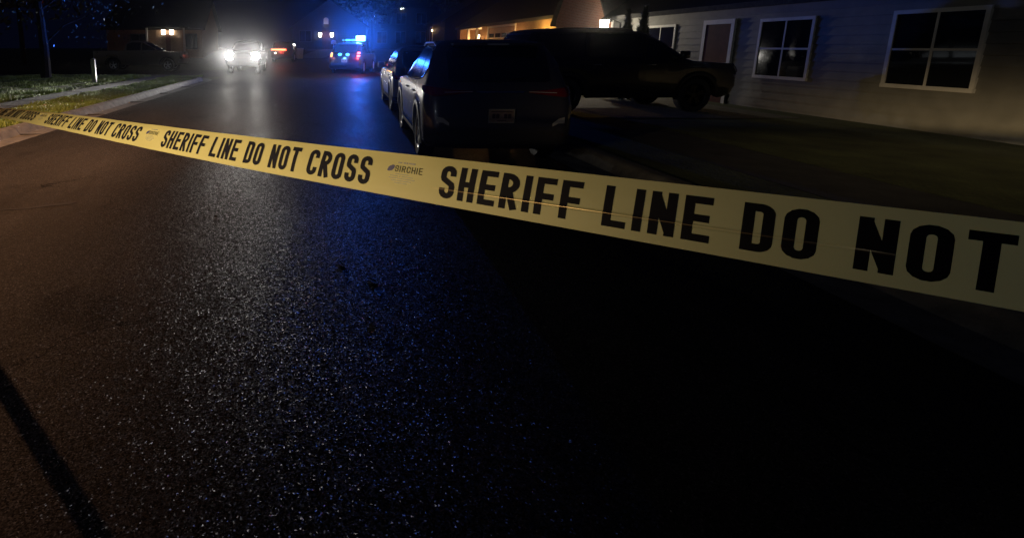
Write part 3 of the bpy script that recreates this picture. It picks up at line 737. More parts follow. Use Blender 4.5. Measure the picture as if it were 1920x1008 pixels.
# --- parked crossover nearest the tape
def near_suv():
    a = R(-3.0)
    rt = root('parked_suv', (2.456, 9.42, 0), R(90) + a, 'dark grey parked SUV nearest the barrier tape, seen from behind with bright alloy wheels', 'suv', 'cars parked along the kerb')
    C = suv_shape(1.0, 1.0, 1.06)
    C.body('body', M['paint_grey'], rt); common(C, rt); suv_glass(C, rt)
    for sd in (1, -1):
        seams(C, rt, (0.86, -0.22, -1.02), 0.36, 1.05, sd); handles(C, rt, (-0.02, -0.92), 0.93, sd, M['chrome'])
        side_patch(C, 'sill_trim', [(-0.86, 0.25, 0.36), (0.93, 0.25, 0.36)], sd, M['grey_plastic'], rt, off=0.02)
        side_patch(C, 'door_strip', [(-0.88, 0.375, 0.395), (0.95, 0.375, 0.395)], sd, M['chrome'], rt, off=0.012, nz=2)
    mirrors(C, rt, 0.72, 1.08, M['paint_grey']); rails(C, rt, -1.35, -0.05, 1.60, M['alloy'])
    for sd in (1, -1):
        lt = end_patch(C, 'taillight', [(sd * 0.36, 0.985, 1.005), (sd * 0.62, 0.95, 1.02), (sd * 0.84, 0.93, 1.05), (sd * 1.06, 0.98, 1.06), (sd * 1.18, 1.02, 1.05)], 'rear', M['lens_red'], rt, off=0.014)
        end_patch(C, 'lens_strip', [(sd * 0.36, 0.991, 0.999), (sd * 0.72, 0.978, 0.988)], 'rear', M['lens_clear'], lt, off=0.018, nz=2)
        end_patch(C, 'rear_reflector', [(sd * 0.58, 0.42, 0.45), (sd * 0.80, 0.43, 0.47)], 'rear', M['lens_red'], rt, off=0.014)
        end_patch(C, 'fog_lamp', [(sd * 0.66, 0.56, 0.60), (sd * 0.74, 0.60, 0.66), (sd * 0.82, 0.60, 0.68)], 'rear', M['lens_clear'], rt, off=0.010)
        end_patch(C, 'headlight', [(sd * 0.45, 0.80, 0.84), (sd * 0.80, 0.80, 0.90), (sd * 1.05, 0.86, 0.92)], 'front', M['lens_clear'], rt, off=0.012)
    end_patch(C, 'rear_bumper', [(-1.02, 0.26, 0.40), (-0.7, 0.26, 0.50), (0.7, 0.26, 0.50), (1.02, 0.26, 0.40)], 'rear', M['shaded_bumper'], rt, off=0.016)
    end_patch(C, 'tailgate_trim', [(-0.30, 0.985, 1.003), (0.30, 0.985, 1.003)], 'rear', M['chrome'], rt, off=0.012, nz=2)
    end_patch(C, 'grille', [(-0.45, 0.55, 0.80), (0.45, 0.55, 0.80)], 'front', M['black_plastic'], rt, off=0.012)
    sp = MB(); sp.box(-1.86, -1.50, -0.59, 0.59, 1.585, 1.625, 0.015); sp.build('roof_spoiler', M['paint_grey'], rt, smooth=True)
    bl = MB(); bl.box(-1.875, -1.861, -0.14, 0.14, 1.595, 1.614); bl.build('high_brake_light', M['lens_clear'], rt)
    wp = MB(); x, y, nx, ny = C.perim(1.16, 0.01, 'rear'); wp.tube([(x - 0.03, 0.03, 1.12), (x - 0.0, -0.35, 1.19)], [0.014, 0.006], 6); wp.build('rear_wiper', M['black_plastic'], rt)
    plate(C, rt, 0.70)
    return rt
near_suv()

def second_car():
    rt = root('parked_crossover', (2.68, 15.33, 0), R(90 - 2.0), 'silver parked crossover in front of the nearest SUV, its pale side lit by headlights', 'car', 'cars parked along the kerb')
    C = suv_shape(1.0, 0.94, 0.97, 0.335)
    C.body('body', M['paint_silver'], rt); common(C, rt, trimmat=M['paint_silver'], rim_r=0.22); suv_glass(C, rt, 1.0, 0.94)
    for sd in (1, -1):
        seams(C, rt, (0.86, -0.22, -1.02), 0.36, 1.0, sd); handles(C, rt, (-0.02, -0.92), 0.87, sd, M['chrome'])
        end_patch(C, 'taillight', [(sd * 0.50, 0.84, 0.94), (sd * 0.82, 0.80, 0.98), (sd * 1.05, 0.88, 0.98)], 'rear', M['lens_red'], rt, off=0.014)
        end_patch(C, 'headlight', [(sd * 0.45, 0.74, 0.80), (sd * 1.0, 0.80, 0.88)], 'front', M['lens_clear'], rt, off=0.012)
        side_patch(C, 'sill_trim', [(-0.86, 0.25, 0.33), (0.93, 0.25, 0.33)], sd, M['grey_plastic'], rt, off=0.018)
    mirrors(C, rt, 0.72, 1.02, M['paint_silver']); plate(C, rt, 0.66)
    end_patch(C, 'rear_bumper', [(-1.0, 0.26, 0.40), (1.0, 0.26, 0.40)], 'rear', M['shaded_bumper'], rt, off=0.014)
    rf = MB(); rf.tube([(-1.55, -0.45, 1.555), (-1.58, 0, 1.562), (-1.55, 0.45, 1.555)], 0.012, 6); rf.build('roof_trim', M['chrome'], rt)
second_car()

# --- police SUV with its light bar
def police():
    rt = root('police_suv', (2.10, 35.4, 0), R(90 - 16.0), 'dark police SUV stopped in the road with its roof light bar flashing blue', 'police suv')
    C = suv_shape(1.12, 1.07, 1.08, 0.38)
    C.body('body', M['paint_black'], rt); common(C, rt, trim=False); suv_glass(C, rt, 1.12, 1.07)
    mirrors(C, rt, 0.8, 1.16, M['paint_black'])
    end_patch(C, 'taillight', [(0.74, 0.97, 1.20), (0.87, 0.96, 1.22)], 'rear', M['tail_amber'], rt, off=0.02)
    end_patch(C, 'taillight', [(-0.90, 1.14, 1.24), (-0.72, 1.13, 1.25)], 'rear', M['tail_pink'], rt, off=0.02)
    end_patch(C, 'brake_light', [(-0.90, 0.97, 1.06), (-0.72, 0.96, 1.07)], 'rear', M['tail_pink'], rt, off=0.02)
    end_patch(C, 'rear_bumper', [(-1.1, 0.26, 0.5), (1.1, 0.26, 0.5)], 'rear', M['black_plastic'], rt, off=0.016)
    for y in (0.30, -0.16):
        m = MB(); x, _, _, _ = C.perim(1.12, y, 'rear'); m.lathe([(0.001, 0.03), (0.08, 0.025), (0.115, 0.0), (0.115, -0.03)], 20)
        V = [(x - 0.015 - v[1], y + v[0], 1.09 + v[2] * 0.85) for v in m.V]; mesh_obj('rear_strobe', V, m.F, M['beacon'], rt, smooth=True)
    plate(C, rt, 0.75)
    b = MB(); b.box(-0.62, -0.36, -0.62, 0.62, 1.83, 1.89, 0.02); lb = b.build('light_bar', M['black_plastic'], rt, smooth=True)
    for y, w, mat in ((0.56, 0.05, 'beacon_dim'), (0.26, 0.13, 'beacon'), (-0.08, 0.11, 'beacon'), (-0.52, 0.26, 'beacon_hot')):
        m = MB(); m.box(-0.63, -0.35, y - w, y + w, 1.892, 2.00 + (0.20 if w > 0.2 else 0), 0.03); m.build('beacon', M[mat], lb, smooth=True)
    lamp('beacon_light', 'SPOT', (-0.80, -0.46, 2.0), (0.03, 0.16, 1.0), 17000, rt, 0.10, rot=(R(90), 0, R(76)), spot=116, blend=0.8)
    o = bpy.data.objects['beacon_light']; o.data.use_nodes = True; t = o.data.node_tree
    tc = t.nodes.new('ShaderNodeTexCoord'); sp = t.nodes.new('ShaderNodeSeparateXYZ'); t.links.new(tc.outputs['Normal'], sp.inputs[0])
    mr = t.nodes.new('ShaderNodeMapRange'); mr.inputs[1].default_value = -0.06; mr.inputs[2].default_value = -0.01; mr.inputs[3].default_value = 0.12; mr.inputs[4].default_value = 1.0
    t.links.new(sp.outputs[1], mr.inputs[0]); t.links.new(mr.outputs[0], t.nodes['Emission'].inputs['Strength'])        # flashers throw level, little light falls
    lamp('strobe_light', 'POINT', (-2.75, 0.07, 1.09), (0.10, 0.40, 1.0), 40, rt, 0.06)
    lamp('brake_lamp_light', 'POINT', (-2.75, -0.82, 1.1), (1.0, 0.07, 0.07), 70, rt, 0.06)
    lamp('tail_lamp_light', 'POINT', (-2.75, 0.84, 1.1), (1.0, 0.25, 0.06), 6, rt, 0.06)
police()

def pickup_shape(k=1.0):
    rows = [(0.40, -2.70, 2.66, .88), (0.50, -2.86, 2.82, .955), (0.75, -2.90, 2.90, .99), (1.00, -2.90, 2.90, 1.0), (1.15, -2.90, 2.86, .99), (1.22, -2.90, 2.80, .98),
            (1.27, -2.88, 1.50, .965), (1.30, -2.88, 1.40, .955), (1.305, -0.92, 1.38, .95), (1.50, -0.86, 1.02, .90), (1.72, -0.76, 0.62, .82), (1.86, -0.62, 0.34, .75), (1.92, -0.42, 0.05, .62), (1.94, -0.25, -0.1, .42)]
    return CarShape([(z, a * k, b * k, w) for z, a, b, w in rows], (-1.62 * k, 1.86 * k), 0.40, 0.47, cr=0.10, cyr=0.10, br=0.02, cf=0.20, cyf=0.22, bf=0.10, zA=1.12)
def pickup(name, loc, rz, label, cat, mat, lit):
    rt = root(name, loc, rz, label, cat)
    C = pickup_shape(); C.body('body', mat, rt); common(C, rt, trimmat=M['black_plastic'], rim_r=0.24, tw=0.26)
    for sd in (1, -1):
        side_patch(C, 'front_side_window', [(1.16, 1.325, 1.34), (0.85, 1.325, 1.55), (0.52, 1.325, 1.74), (0.28, 1.325, 1.80)], sd, M['glass'], rt)
        side_patch(C, 'rear_side_window', [(0.20, 1.325, 1.81), (-0.35, 1.325, 1.81), (-0.70, 1.325, 1.70)], sd, M['glass'], rt)
        seams(C, rt, (1.20, 0.24, -0.80), 0.55, 1.28, sd); handles(C, rt, (0.36, -0.60), 1.16, sd, M['black_plastic'])
        hl = end_patch(C, 'headlight', [(sd * 0.43, 1.00, 1.06), (sd * 0.48, 0.91, 1.14), (sd * 0.58, 0.83, 1.20), (sd * 0.74, 0.79, 1.235), (sd * 0.90, 0.83, 1.20), (sd * 1.00, 0.91, 1.14), (sd * 1.06, 1.00, 1.06)], 'front', M['headlamp'] if lit else M['lens_clear'], rt, off=0.014)  # lens drawn oversize, headlamp bloom put into its shape
        end_patch(C, 'taillight', [(sd * 0.84, 0.85, 1.18), (sd * 0.97, 0.85, 1.18)], 'rear', M['lens_red'], rt, off=0.012)
    end_patch(C, 'windshield', [(-0.80, 1.33, 1.5), (-0.64, 1.32, 1.80), (0.64, 1.32, 1.80), (0.80, 1.33, 1.5)], 'front', M['glass'], rt)
    end_patch(C, 'rear_window', [(-0.66, 1.36, 1.76), (0.66, 1.36, 1.76)], 'rear', M['glass'], rt)
    end_patch(C, 'grille', [(-0.60, 0.86, 1.14), (0.60, 0.86, 1.14)], 'front', M['black_plastic'], rt, off=0.02)
    end_patch(C, 'front_bumper', [(-1.10, 0.50, 0.76), (-0.9, 0.48, 0.80), (0.9, 0.48, 0.80), (1.10, 0.50, 0.76)], 'front', M['black_plastic'] if lit else M['grey_plastic'], rt, off=0.05)
    end_patch(C, 'tailgate_gap', [(-0.80, 1.285, 1.295), (0.80, 1.285, 1.295)], 'rear', M['black_plastic'], rt, off=0.006, nz=2)
    mirrors(C, rt, 1.12, 1.33, M['black_plastic'])
    return rt, C

def beam_light(name, loc, parent, power, col=(1.0, 0.95, 0.86)):
    """headlamp with a low-beam pattern: local +x is straight ahead"""
    o = lamp(name, 'POINT', loc, col, power, parent, 0.07)
    d = o.data; d.use_nodes = True; t = d.node_tree; N = t.nodes.new; L = t.links.new
    em = t.nodes['Emission']; tc = N('ShaderNodeTexCoord'); sp = N('ShaderNodeSeparateXYZ'); L(tc.outputs['Normal'], sp.inputs[0])
    def m_(op, a, b=None):
        n = N('ShaderNodeMath'); n.operation = op
        for i, v in enumerate((a, b)):
            if v is None: continue
            if isinstance(v, (int, float)): n.inputs[i].default_value = v
            else: L(v, n.inputs[i])
        return n.outputs[0]
    az = m_('ARCTAN2', sp.outputs[1], sp.outputs[0]); el = m_('ARCSINE', sp.outputs[2])
    cr = N('ShaderNodeValToRGB'); cr.color_ramp.interpolation = 'EASE'
    # elevation from -20 to +20 degrees mapped to 0..1
    u = m_('MULTIPLY_ADD', el, 1 / R(40)); u.node.inputs[2].default_value = 0.5; L(u, cr.inputs[0])
    e = cr.color_ramp.elements; e[0].position = 0.18; e[0].color = (0.004, 0.004, 0.004, 1); e[1].position = 0.26; e[1].color = (0.02, 0.02, 0.02, 1)
    for p, v in ((0.35, 0.045), (0.40, 0.26), (0.435, 0.60), (0.46, 0.95), (0.50, 0.70), (0.53, 0.22), (0.57, 0.05), (0.66, 0.015), (0.95, 0.005)):
        q = e.new(p); q.color = (v, v, v, 1)
    ga = m_('POWER', 2.71828, m_('MULTIPLY', m_('MULTIPLY', az, az), -1.6))
    fwd = m_('GREATER_THAN', sp.outputs[0], 0.0)
    sd = m_('MULTIPLY', m_('SUBTRACT', m_('ABSOLUTE', az), 0.75), 1 / 0.30)                      # side spill on to the verges
    lob = m_('POWER', 2.71828, m_('MULTIPLY', m_('MULTIPLY', sd, sd), -1.0))
    dn = m_('POWER', 2.71828, m_('MULTIPLY', m_('POWER', m_('MULTIPLY', m_('ADD', el, 0.10), 1 / 0.10), 2.0), -1.0))
    side = m_('MULTIPLY', m_('MULTIPLY', lob, dn), 0.25)
    def bump(ac, aw, ec, ew, k):
        a_ = m_('MULTIPLY', m_('SUBTRACT', az, ac), 1 / aw); e_ = m_('MULTIPLY', m_('SUBTRACT', el, ec), 1 / ew)
        return m_('MULTIPLY', m_('POWER', 2.71828, m_('MULTIPLY', m_('ADD', m_('MULTIPLY', a_, a_), m_('MULTIPLY', e_, e_)), -1.0)), k)
    tot = m_('ADD', m_('MULTIPLY', cr.outputs[0], ga), side)
    tot = m_('ADD', tot, bump(-0.25, 0.17, -0.050, 0.032, 18.0))                              # kerb-side spread of the dipped beam
    L(m_('MULTIPLY', tot, fwd), em.inputs['Strength'])
    return o

rt, C = pickup('headlight_truck', (-4.55, 36.1, 0), R(-90), 'truck facing the camera at the corner with both headlights glaring', 'truck', M['matte_black'], True)
for sd in (1, -1): beam_light('headlamp_light', (2.99, sd * 0.82, 1.05), rt, 1300)
for sd in (1, -1): lamp('headlamp_hot_spot', 'SPOT', (3.0, sd * 0.80, 1.05), (1.0, 0.95, 0.86), 3600, rt, 0.08, rot=(0, R(-91.3), 0.13 - 0.024 * sd), spot=4.6, blend=1.0)
pickup('parked_pickup', (-11.6, 37.2, 0), R(0), 'pale pickup parked broadside on the side road, dim beside the headlight glare', 'pickup truck', M['paint_tan'], False)

def red_tail():
    rt = root('braking_suv', (-2.95, 49.0, gz(48)), R(86), 'dark car far down the road with one glowing red tail light bar', 'car')
    C = suv_shape(1.05, 1.03, 1.04, 0.36)
    C.body('body', M['paint_black'], rt); common(C, rt, trim=False); suv_glass(C, rt, 1.05, 1.03); mirrors(C, rt, 0.75, 1.12, M['paint_black'])
    tb = end_patch(C, 'tail_light_bar', [(0.92, 0.93, 1.05), (0.6, 0.93, 1.05), (-0.2, 0.90, 1.06), (-0.34, 0.92, 1.03)], 'rear', M['tail_on'], rt, off=0.02)
    end_patch(C, 'lamp_core', [(0.88, 0.96, 1.03), (0.3, 0.955, 1.035), (0.0, 0.93, 1.035), (-0.27, 0.94, 1.02)], 'rear', M['tail_core'], tb, off=0.03)
    plate(C, rt, 0.74); end_patch(C, 'plate_lamp', [(0.50, 0.66, 0.76), (0.60, 0.66, 0.76)], 'rear', M['white_bulb'], rt, off=0.02)
    end_patch(C, 'rear_bumper', [(-1.0, 0.26, 0.5), (1.0, 0.26, 0.5)], 'rear', M['black_plastic'], rt, off=0.016)
    lamp('tail_bar_light', 'POINT', (-2.75, 0.2, 1.05), (1.0, 0.06, 0.03), 45, rt, 0.08)
red_tail()

def driveway_suv():
    rt = root('driveway_suv', (6.95, 13.6, 0.10), R(4), 'large black SUV parked broadside in the driveway behind the nearest SUV', 'suv')
    rows = [(0.34, -2.40, 2.36, .93), (0.42, -2.52, 2.52, .97), (0.60, -2.56, 2.58, 1.0), (0.95, -2.55, 2.58, 1.01), (1.10, -2.54, 2.50, 1.0), (1.16, -2.53, 1.55, .985), (1.20, -2.52, 1.40, .975),
            (1.45, -2.46, 1.00, .92), (1.65, -2.40, .68, .87), (1.78, -2.33, .40, .82), (1.84, -2.22, .10, .74), (1.87, -2.0, -.2, .6), (1.88, -1.7, -.5, .4)]
    C = CarShape(rows, (-1.55, 1.50), 0.39, 0.45, cr=0.22, cyr=0.18, br=0.05, cf=0.3, cyf=0.28, bf=0.10, zA=1.05)
    C.body('body', M['paint_black'], rt); common(C, rt, trimmat=M['black_plastic'], rim_r=0.25, tw=0.25)
    for sd in (1, -1):
        side_patch(C, 'front_side_window', [(1.15, 1.24, 1.26), (0.85, 1.24, 1.48), (0.45, 1.24, 1.70), (0.25, 1.24, 1.75)], sd, M['glass'], rt)
        side_patch(C, 'rear_side_window', [(0.16, 1.24, 1.755), (-1.05, 1.25, 1.755)], sd, M['glass'], rt)
        side_patch(C, 'cargo_window', [(-1.14, 1.25, 1.75), (-2.0, 1.27, 1.74), (-2.18, 1.32, 1.70)], sd, M['glass'], rt)
        seams(C, rt, (1.22, 0.2, -1.08), 0.45, 1.15, sd); handles(C, rt, (0.36, -0.90), 1.08, sd, M['chrome'])
        end_patch(C, 'taillight', [(sd * 0.78, 0.92, 1.4), (sd * 0.92, 0.92, 1.4), (sd * 1.06, 0.95, 1.36)], 'rear', M['lens_red'], rt, off=0.012)
        end_patch(C, 'headlight', [(sd * 0.6, 0.88, 1.02), (sd * 1.08, 0.92, 1.04)], 'front', M['lens_clear'], rt, off=0.012)
    end_patch(C, 'rear_window', [(-0.72, 1.26, 1.74), (0.72, 1.26, 1.74)], 'rear', M['glass'], rt)
    end_patch(C, 'windshield', [(-0.80, 1.23, 1.5), (-0.66, 1.22, 1.76), (0.66, 1.22, 1.76), (0.80, 1.23, 1.5)], 'front', M['glass'], rt)
    end_patch(C, 'grille', [(-0.5, 0.7, 1.02), (0.5, 0.7, 1.02)], 'front', M['chrome'], rt, off=0.014)
    mirrors(C, rt, 1.05, 1.24, M['paint_black']); rails(C, rt, -1.9, 0.0, 1.84, M['black_plastic']); plate(C, rt, 0.85)
driveway_suv()

# ------------------------------------------------------------------ houses
def gable_roof(rt, x0, x1, y0, y1, ze, zr, axis, over=0.35, mat=None, wall=None, th=0.14):
    """axis = direction of the ridge"""
    m = MB()
    if axis == 'y':
        xm = (x0 + x1) / 2; sl = (zr - ze) / ((x1 - x0) / 2); zo = ze - sl * over
        for sx, xe in ((-1, x0 - over), (1, x1 + over)):
            V = [(xe, y0 - over, zo), (xm, y0 - over, zr), (xm, y1 + over, zr), (xe, y1 + over, zo)]; V += [(x, y, z + th) for x, y, z in V]
            m.add(V, [(0, 1, 2, 3), (4, 7, 6, 5), (0, 3, 7, 4), (0, 4, 5, 1), (2, 6, 7, 3)])
        ends = [[(x0, y, ze), (x1, y, ze), (xm, y, zr)] for y in (y0, y1)]
    else:
        ym = (y0 + y1) / 2; sl = (zr - ze) / ((y1 - y0) / 2); zo = ze - sl * over
        for ye in (y0 - over, y1 + over):
            V = [(x0 - over, ye, zo), (x0 - over, ym, zr), (x1 + over, ym, zr), (x1 + over, ye, zo)]; V += [(x, y, z + th) for x, y, z in V]
            m.add(V, [(0, 1, 2, 3), (4, 7, 6, 5), (0, 3, 7, 4), (0, 4, 5, 1), (2, 6, 7, 3)])
        ends = [[(x, y0, ze), (x, y1, ze), (x, ym, zr)] for x in (x0, x1)]
    m.build('roof', mat or M['shingle'], rt)
    if wall:
        for e in ends: mesh_obj('gable', e, [(0, 1, 2)], wall, rt)
def window_x(rt, x, y0, y1, z0, z1, glass=None):
    """window on a wall whose outside faces -x"""
    f = MB(); t = 0.07
    f.box(x - 0.05, x - 0.003, y0 - t, y1 + t, z1, z1 + t); f.box(x - 0.06, x - 0.003, y0 - t, y1 + t, z0 - t, z0)
    f.box(x - 0.05, x - 0.003, y0 - t, y0, z0, z1); f.box(x - 0.05, x - 0.003, y1, y1 + t, z0, z1); f.box(x - 0.04, x - 0.005, (y0 + y1) / 2 - 0.02, (y0 + y1) / 2 + 0.02, z0, z1)
    f.box(x - 0.04, x - 0.005, y0, (y0 + y1) / 2 - 0.02, (z0 + z1) / 2 - 0.02, (z0 + z1) / 2 + 0.02); f.box(x - 0.04, x - 0.005, (y0 + y1) / 2 + 0.02, y1, (z0 + z1) / 2 - 0.02, (z0 + z1) / 2 + 0.02)
    w = f.build('window', M['trim'], rt)
    g = MB(); g.box(x - 0.030, x - 0.004, y0, y1, z0, z1); g.build('pane', glass or M['window'], w)
def window_y(rt, y, x0, x1, z0, z1, glass=None, frame='dark_trim'):
    f = MB(); t = 0.07
    f.box(x0 - t, x1 + t, y - 0.05, y - 0.003, z1, z1 + t); f.box(x0 - t, x1 + t, y - 0.06, y - 0.003, z0 - t, z0)
    f.box(x0 - t, x0, y - 0.05, y - 0.003, z0, z1); f.box(x1, x1 + t, y - 0.05, y - 0.003, z0, z1); f.box((x0 + x1) / 2 - 0.02, (x0 + x1) / 2 + 0.02, y - 0.04, y - 0.005, z0, z1)
    w = f.build('window', M[frame], rt)
    g = MB(); g.box(x0, x1, y - 0.015, y - 0.004, z0, z1); g.build('pane', glass or M['window'], w)
def coach_lamp(rt, p, d, bulb, power, col, size=1.0, off=0.34, arm=0.16):
    """wall lantern; p = wall point, d = outward unit (x,y)"""
    m = MB(); x, y, z = p; cx, cy_ = x + d[0] * arm, y + d[1] * arm; s = size
    m.box(x - 0.05, x + 0.05, y - 0.05, y + 0.05, z - 0.10, z + 0.10, 0.01)
    m.tube([(x, y, z + 0.08), (cx, cy_, z + 0.20 * s)], 0.012, 6)
    m.lathe([(0.001, z + 0.24 * s), (0.03, z + 0.20 * s), (0.11 * s, z + 0.13 * s)], 12, origin=(cx, cy_, 0), axis='z')
    m.lathe([(0.001, z - 0.16 * s), (0.07 * s, z - 0.15 * s), (0.08 * s, z - 0.13 * s)], 12, origin=(cx, cy_, 0), axis='z')
    o = m.build('coach_lamp', M['black_plastic'], rt)
    g = MB(); g.lathe([(0.001, z + 0.128 * s), (0.10 * s, z + 0.125 * s), (0.08 * s, z - 0.128 * s), (0.001, z - 0.13 * s)], 14, origin=(cx, cy_, 0), axis='z'); g.build('lamp_glass', bulb, o, smooth=True)
    lamp('coach_lamp_light', 'POINT', (x + d[0] * off, y + d[1] * off, z), col, power, o, 0.06)

WARM = (1.0, 0.50, 0.16); WHITE = (1.0, 0.88, 0.66)
def house_a():
    rt = root('brick_house', (11, 36, 0), 0, 'brick house with a lit porch and a panelled garage door beyond the nearest SUV', 'house')
    o = Vector((11, 36, 0)); 
    X0, X1 = 0.0, 8.0
    w = MB()
    w.box(X0, X1, -9.3, -3.7, 0, 2.95); w.box(X0, X1, 1.65, 3.0, 0, 2.95); w.box(X0 + 1.5, X1, 3.0, 9.0, 0, 2.95); w.box(X0, X1, 9.0, 10.0, 0, 2.95)
    w.box(X0, X1, -3.7, 1.65, 2.72, 2.95); w.box(X0 + 0.14, X1, -3.7, 1.65, 0, 2.72)
    w.build('wall', M['brick_tan'], rt)
    p = MB(); p.box(X0 + 0.0, X0 + 1.5, 3.0, 9.0, 0.0, 0.15); p.build('porch_floor', M['concrete'], rt)
    c = MB(); c.box(X0, X0 + 1.5, 3.0, 9.0, 2.82, 2.95); c.build('porch_ceiling', M['trim'], rt)
    for y in (4.6, 6.9):
        q = MB(); q.box(X0 + 0.02, X0 + 0.18, y - 0.08, y + 0.08, 0.15, 2.82, 0.01); q.build('porch_post', M['trim'], rt)
    d = MB(); d.box(X0 + 1.44, X0 + 1.497, 6.9, 7.85, 0.16, 2.2); dd = d.build('door', M['door'], rt)
    k = MB(); k.tube([(X0 + 1.43, 7.0, 1.1), (X0 + 1.36, 7.0, 1.1)], 0.03, 8); k.build('handle', M['chrome'], dd)
    g = MB()
    for i in range(4): g.box(X0 + 0.05, X0 + 0.135, -3.6, 1.55, 0.02 + i * 0.675, 0.02 + i * 0.675 + 0.66, 0.008)
    gd = g.build('garage_door', M['garage'], rt)
    for i in range(4):
        v = MB(); y = -3.35 + i * 1.26; v.box(X0 + 0.035, X0 + 0.049, y, y + 0.95, 2.12, 2.36); v.build('garage_window', M['window'], gd)
    f = MB()
    f.box(X0 - 0.03, X0 + 0.05, -3.75, -3.61, 0, 2.72); f.box(X0 - 0.03, X0 + 0.05, 1.56, 1.70, 0, 2.72); f.box(X0 - 0.03, X0 + 0.05, -3.75, 1.70, 2.72, 2.84); f.build('garage_frame', M['trim'], rt)
    gable_roof(rt, X0, X1, -9.3, 10.0, 2.95, 5.4, 'y', 0.12, wall=M['siding_grey'])
    fs = MB(); fs.box(X0 - 0.15, X0 - 0.122, -9.42, 10.12, 2.85, 3.01); fs.build('fascia', M['dark_trim'], rt)
    window_x(rt, 1.5, 3.6, 4.9, 0.9, 2.1)
    h = MB(); h.tube([(0.75, 6.6, 2.82), (0.75, 6.6, 2.5)], 0.012, 6); h.lathe([(0.001, 2.52), (0.14, 2.44), (0.14, 2.42)], 14, origin=(0.75, 6.6, 0), axis='z'); pl = h.build('porch_lamp', M['black_plastic'], rt)
    b = MB(); b.lathe([(0.001, 2.43), (0.13, 2.41), (0.12, 2.18), (0.001, 2.13)], 16, origin=(0.75, 6.6, 0), axis='z'); b.build('lamp_globe', M['warm_bulb'], pl, smooth=True)
    lamp('porch_light', 'POINT', (0.75, 6.6, 2.05), WARM, 170, pl, 0.08)
    coach_lamp(rt, (0, -8.2, 2.0), (-1, 0), M['warm_bulb'], 260, (1.0, 0.60, 0.14))
    coach_lamp(rt, (0, 2.3, 1.75), (-1, 0), M['warm_bulb'], 75, WARM)
    coach_lamp(rt, (0, -4.4, 1.75), (-1, 0), M['warm_bulb'], 95, WARM)
house_a()

def house_b():
    rt = root('gabled_house', (10, 16, 0), 0, 'house with a steep brown gable and a glaring white lamp on its pale wall', 'house')
    w = MB(); w.box(0.5, 8, 5.0, 9.6, 0, 2.7); w.build('gable_wall', M['brick'], rt)
    w2 = MB(); w2.box(0.65, 8, -8.0, 4.998, 0, 2.72); w2.build('wall', M['siding'], rt)
    V = []; F = []; n = 15; hh = 2.70 / n
    for k in range(n):
        for y in (-8.0, 4.99): V += [(0.65 - 0.024, y, k * hh), (0.65 - 0.004, y, (k + 1) * hh)]
        a = 4 * k; F.append((a, a + 1, a + 3, a + 2))
        if k: F.append((a - 3, a, a + 2, a - 1))
    mesh_obj('siding', V, F, M['siding'], rt)
    gable_roof(rt, 0.5, 8, 5.0, 9.6, 2.7, 6.0, 'x', 0.18, wall=M['brick'])
    gable_roof(rt, 0.65, 8, -8.0, 4.6, 2.72, 5.2, 'y', 0.35)
    for y0, y1 in ((-6.8, -5.4), (-3.6, -2.2), (1.2, 2.6)): window_x(rt, 0.65, y0, y1, 0.9, 2.15)
    window_x(rt, 0.5, 6.6, 8.2, 0.9, 2.1)
    d = MB(); d.box(0.59, 0.64, -1.2, -0.25, 0.10, 2.15); d.build('door', M['door'], rt)
    f = MB(); f.box(0.575, 0.64, -1.32, -1.203, 0.0, 2.15); f.box(0.575, 0.64, -0.247, -0.13, 0.0, 2.15); f.box(0.575, 0.64, -1.32, -0.13, 2.153, 2.27); f.build('door_frame', M['trim'], rt)
    v = MB(); v.box(0.46, 0.497, 6.9, 7.7, 3.6, 4.5); v.build('gable_vent', M['trim'], rt)
    dp = MB(); dp.tube([(0.60, 4.85, 0.1), (0.60, 4.85, 2.5), (0.4, 4.85, 2.62)], 0.04, 8); dp.build('downpipe', M['trim'], rt)
    coach_lamp(rt, (0.65, 4.35, 2.30), (-1, 0), M['white_bulb'], 170, WHITE, 1.5, 0.80, 0.60)
house_b()

def far_house(name, label, x0, x1, y0, y1, z, ze, zr, axis, wall, cat='house'):
    rt = root(name, (x0, y0, z), 0, label, cat); w = MB(); w.box(0, x1 - x0, 0, y1 - y0, -0.3, ze); w.build('wall', wall, rt)
    gable_roof(rt, 0, x1 - x0, 0, y1 - y0, ze, zr, axis, 0.35, wall=wall)
    return rt
# far house at the end of the road: two coach lamps by the door, vent in the gable
zc = gz(62)
rt = far_house('end_house', 'grey house ending the road, two white coach lamps beside its door', -3.0, 5.0, 62.4, 71, zc, 2.5, 5.2, 'y', M['siding_grey'])
for x in (3.02, 4.28): coach_lamp(rt, (x, 0, 2.78 - zc), (0, -1), M['white_bulb'], 9, (1.0, 0.86, 0.78), 1.7)
d = MB(); d.box(3.22, 4.08, -0.05, -0.003, 0.05, 2.1); d.build('door', M['door'], rt)
v = MB(); v.add([(3.38, -0.04, 2.72), (3.92, -0.04, 2.72), (3.92, -0.04, 3.22), (3.86, -0.04, 3.36), (3.65, -0.04, 3.42), (3.44, -0.04, 3.36), (3.38, -0.04, 3.22)], [(0, 1, 2, 3, 4, 5, 6)])
for k in range(5): v.box(3.42, 3.88, -0.075, -0.05, 2.76 + k * 0.10, 2.80 + k * 0.10)
v.build('gable_vent', M['trim'], rt)
lamp('gable_light', 'SPOT', (3.65, -0.5, 1.9), (1.0, 0.85, 0.75), 60, rt, 0.05, rot=(R(155), 0, 0), spot=60)
window_y(rt, 0.0, 0.8, 2.0, 0.9, 2.0)
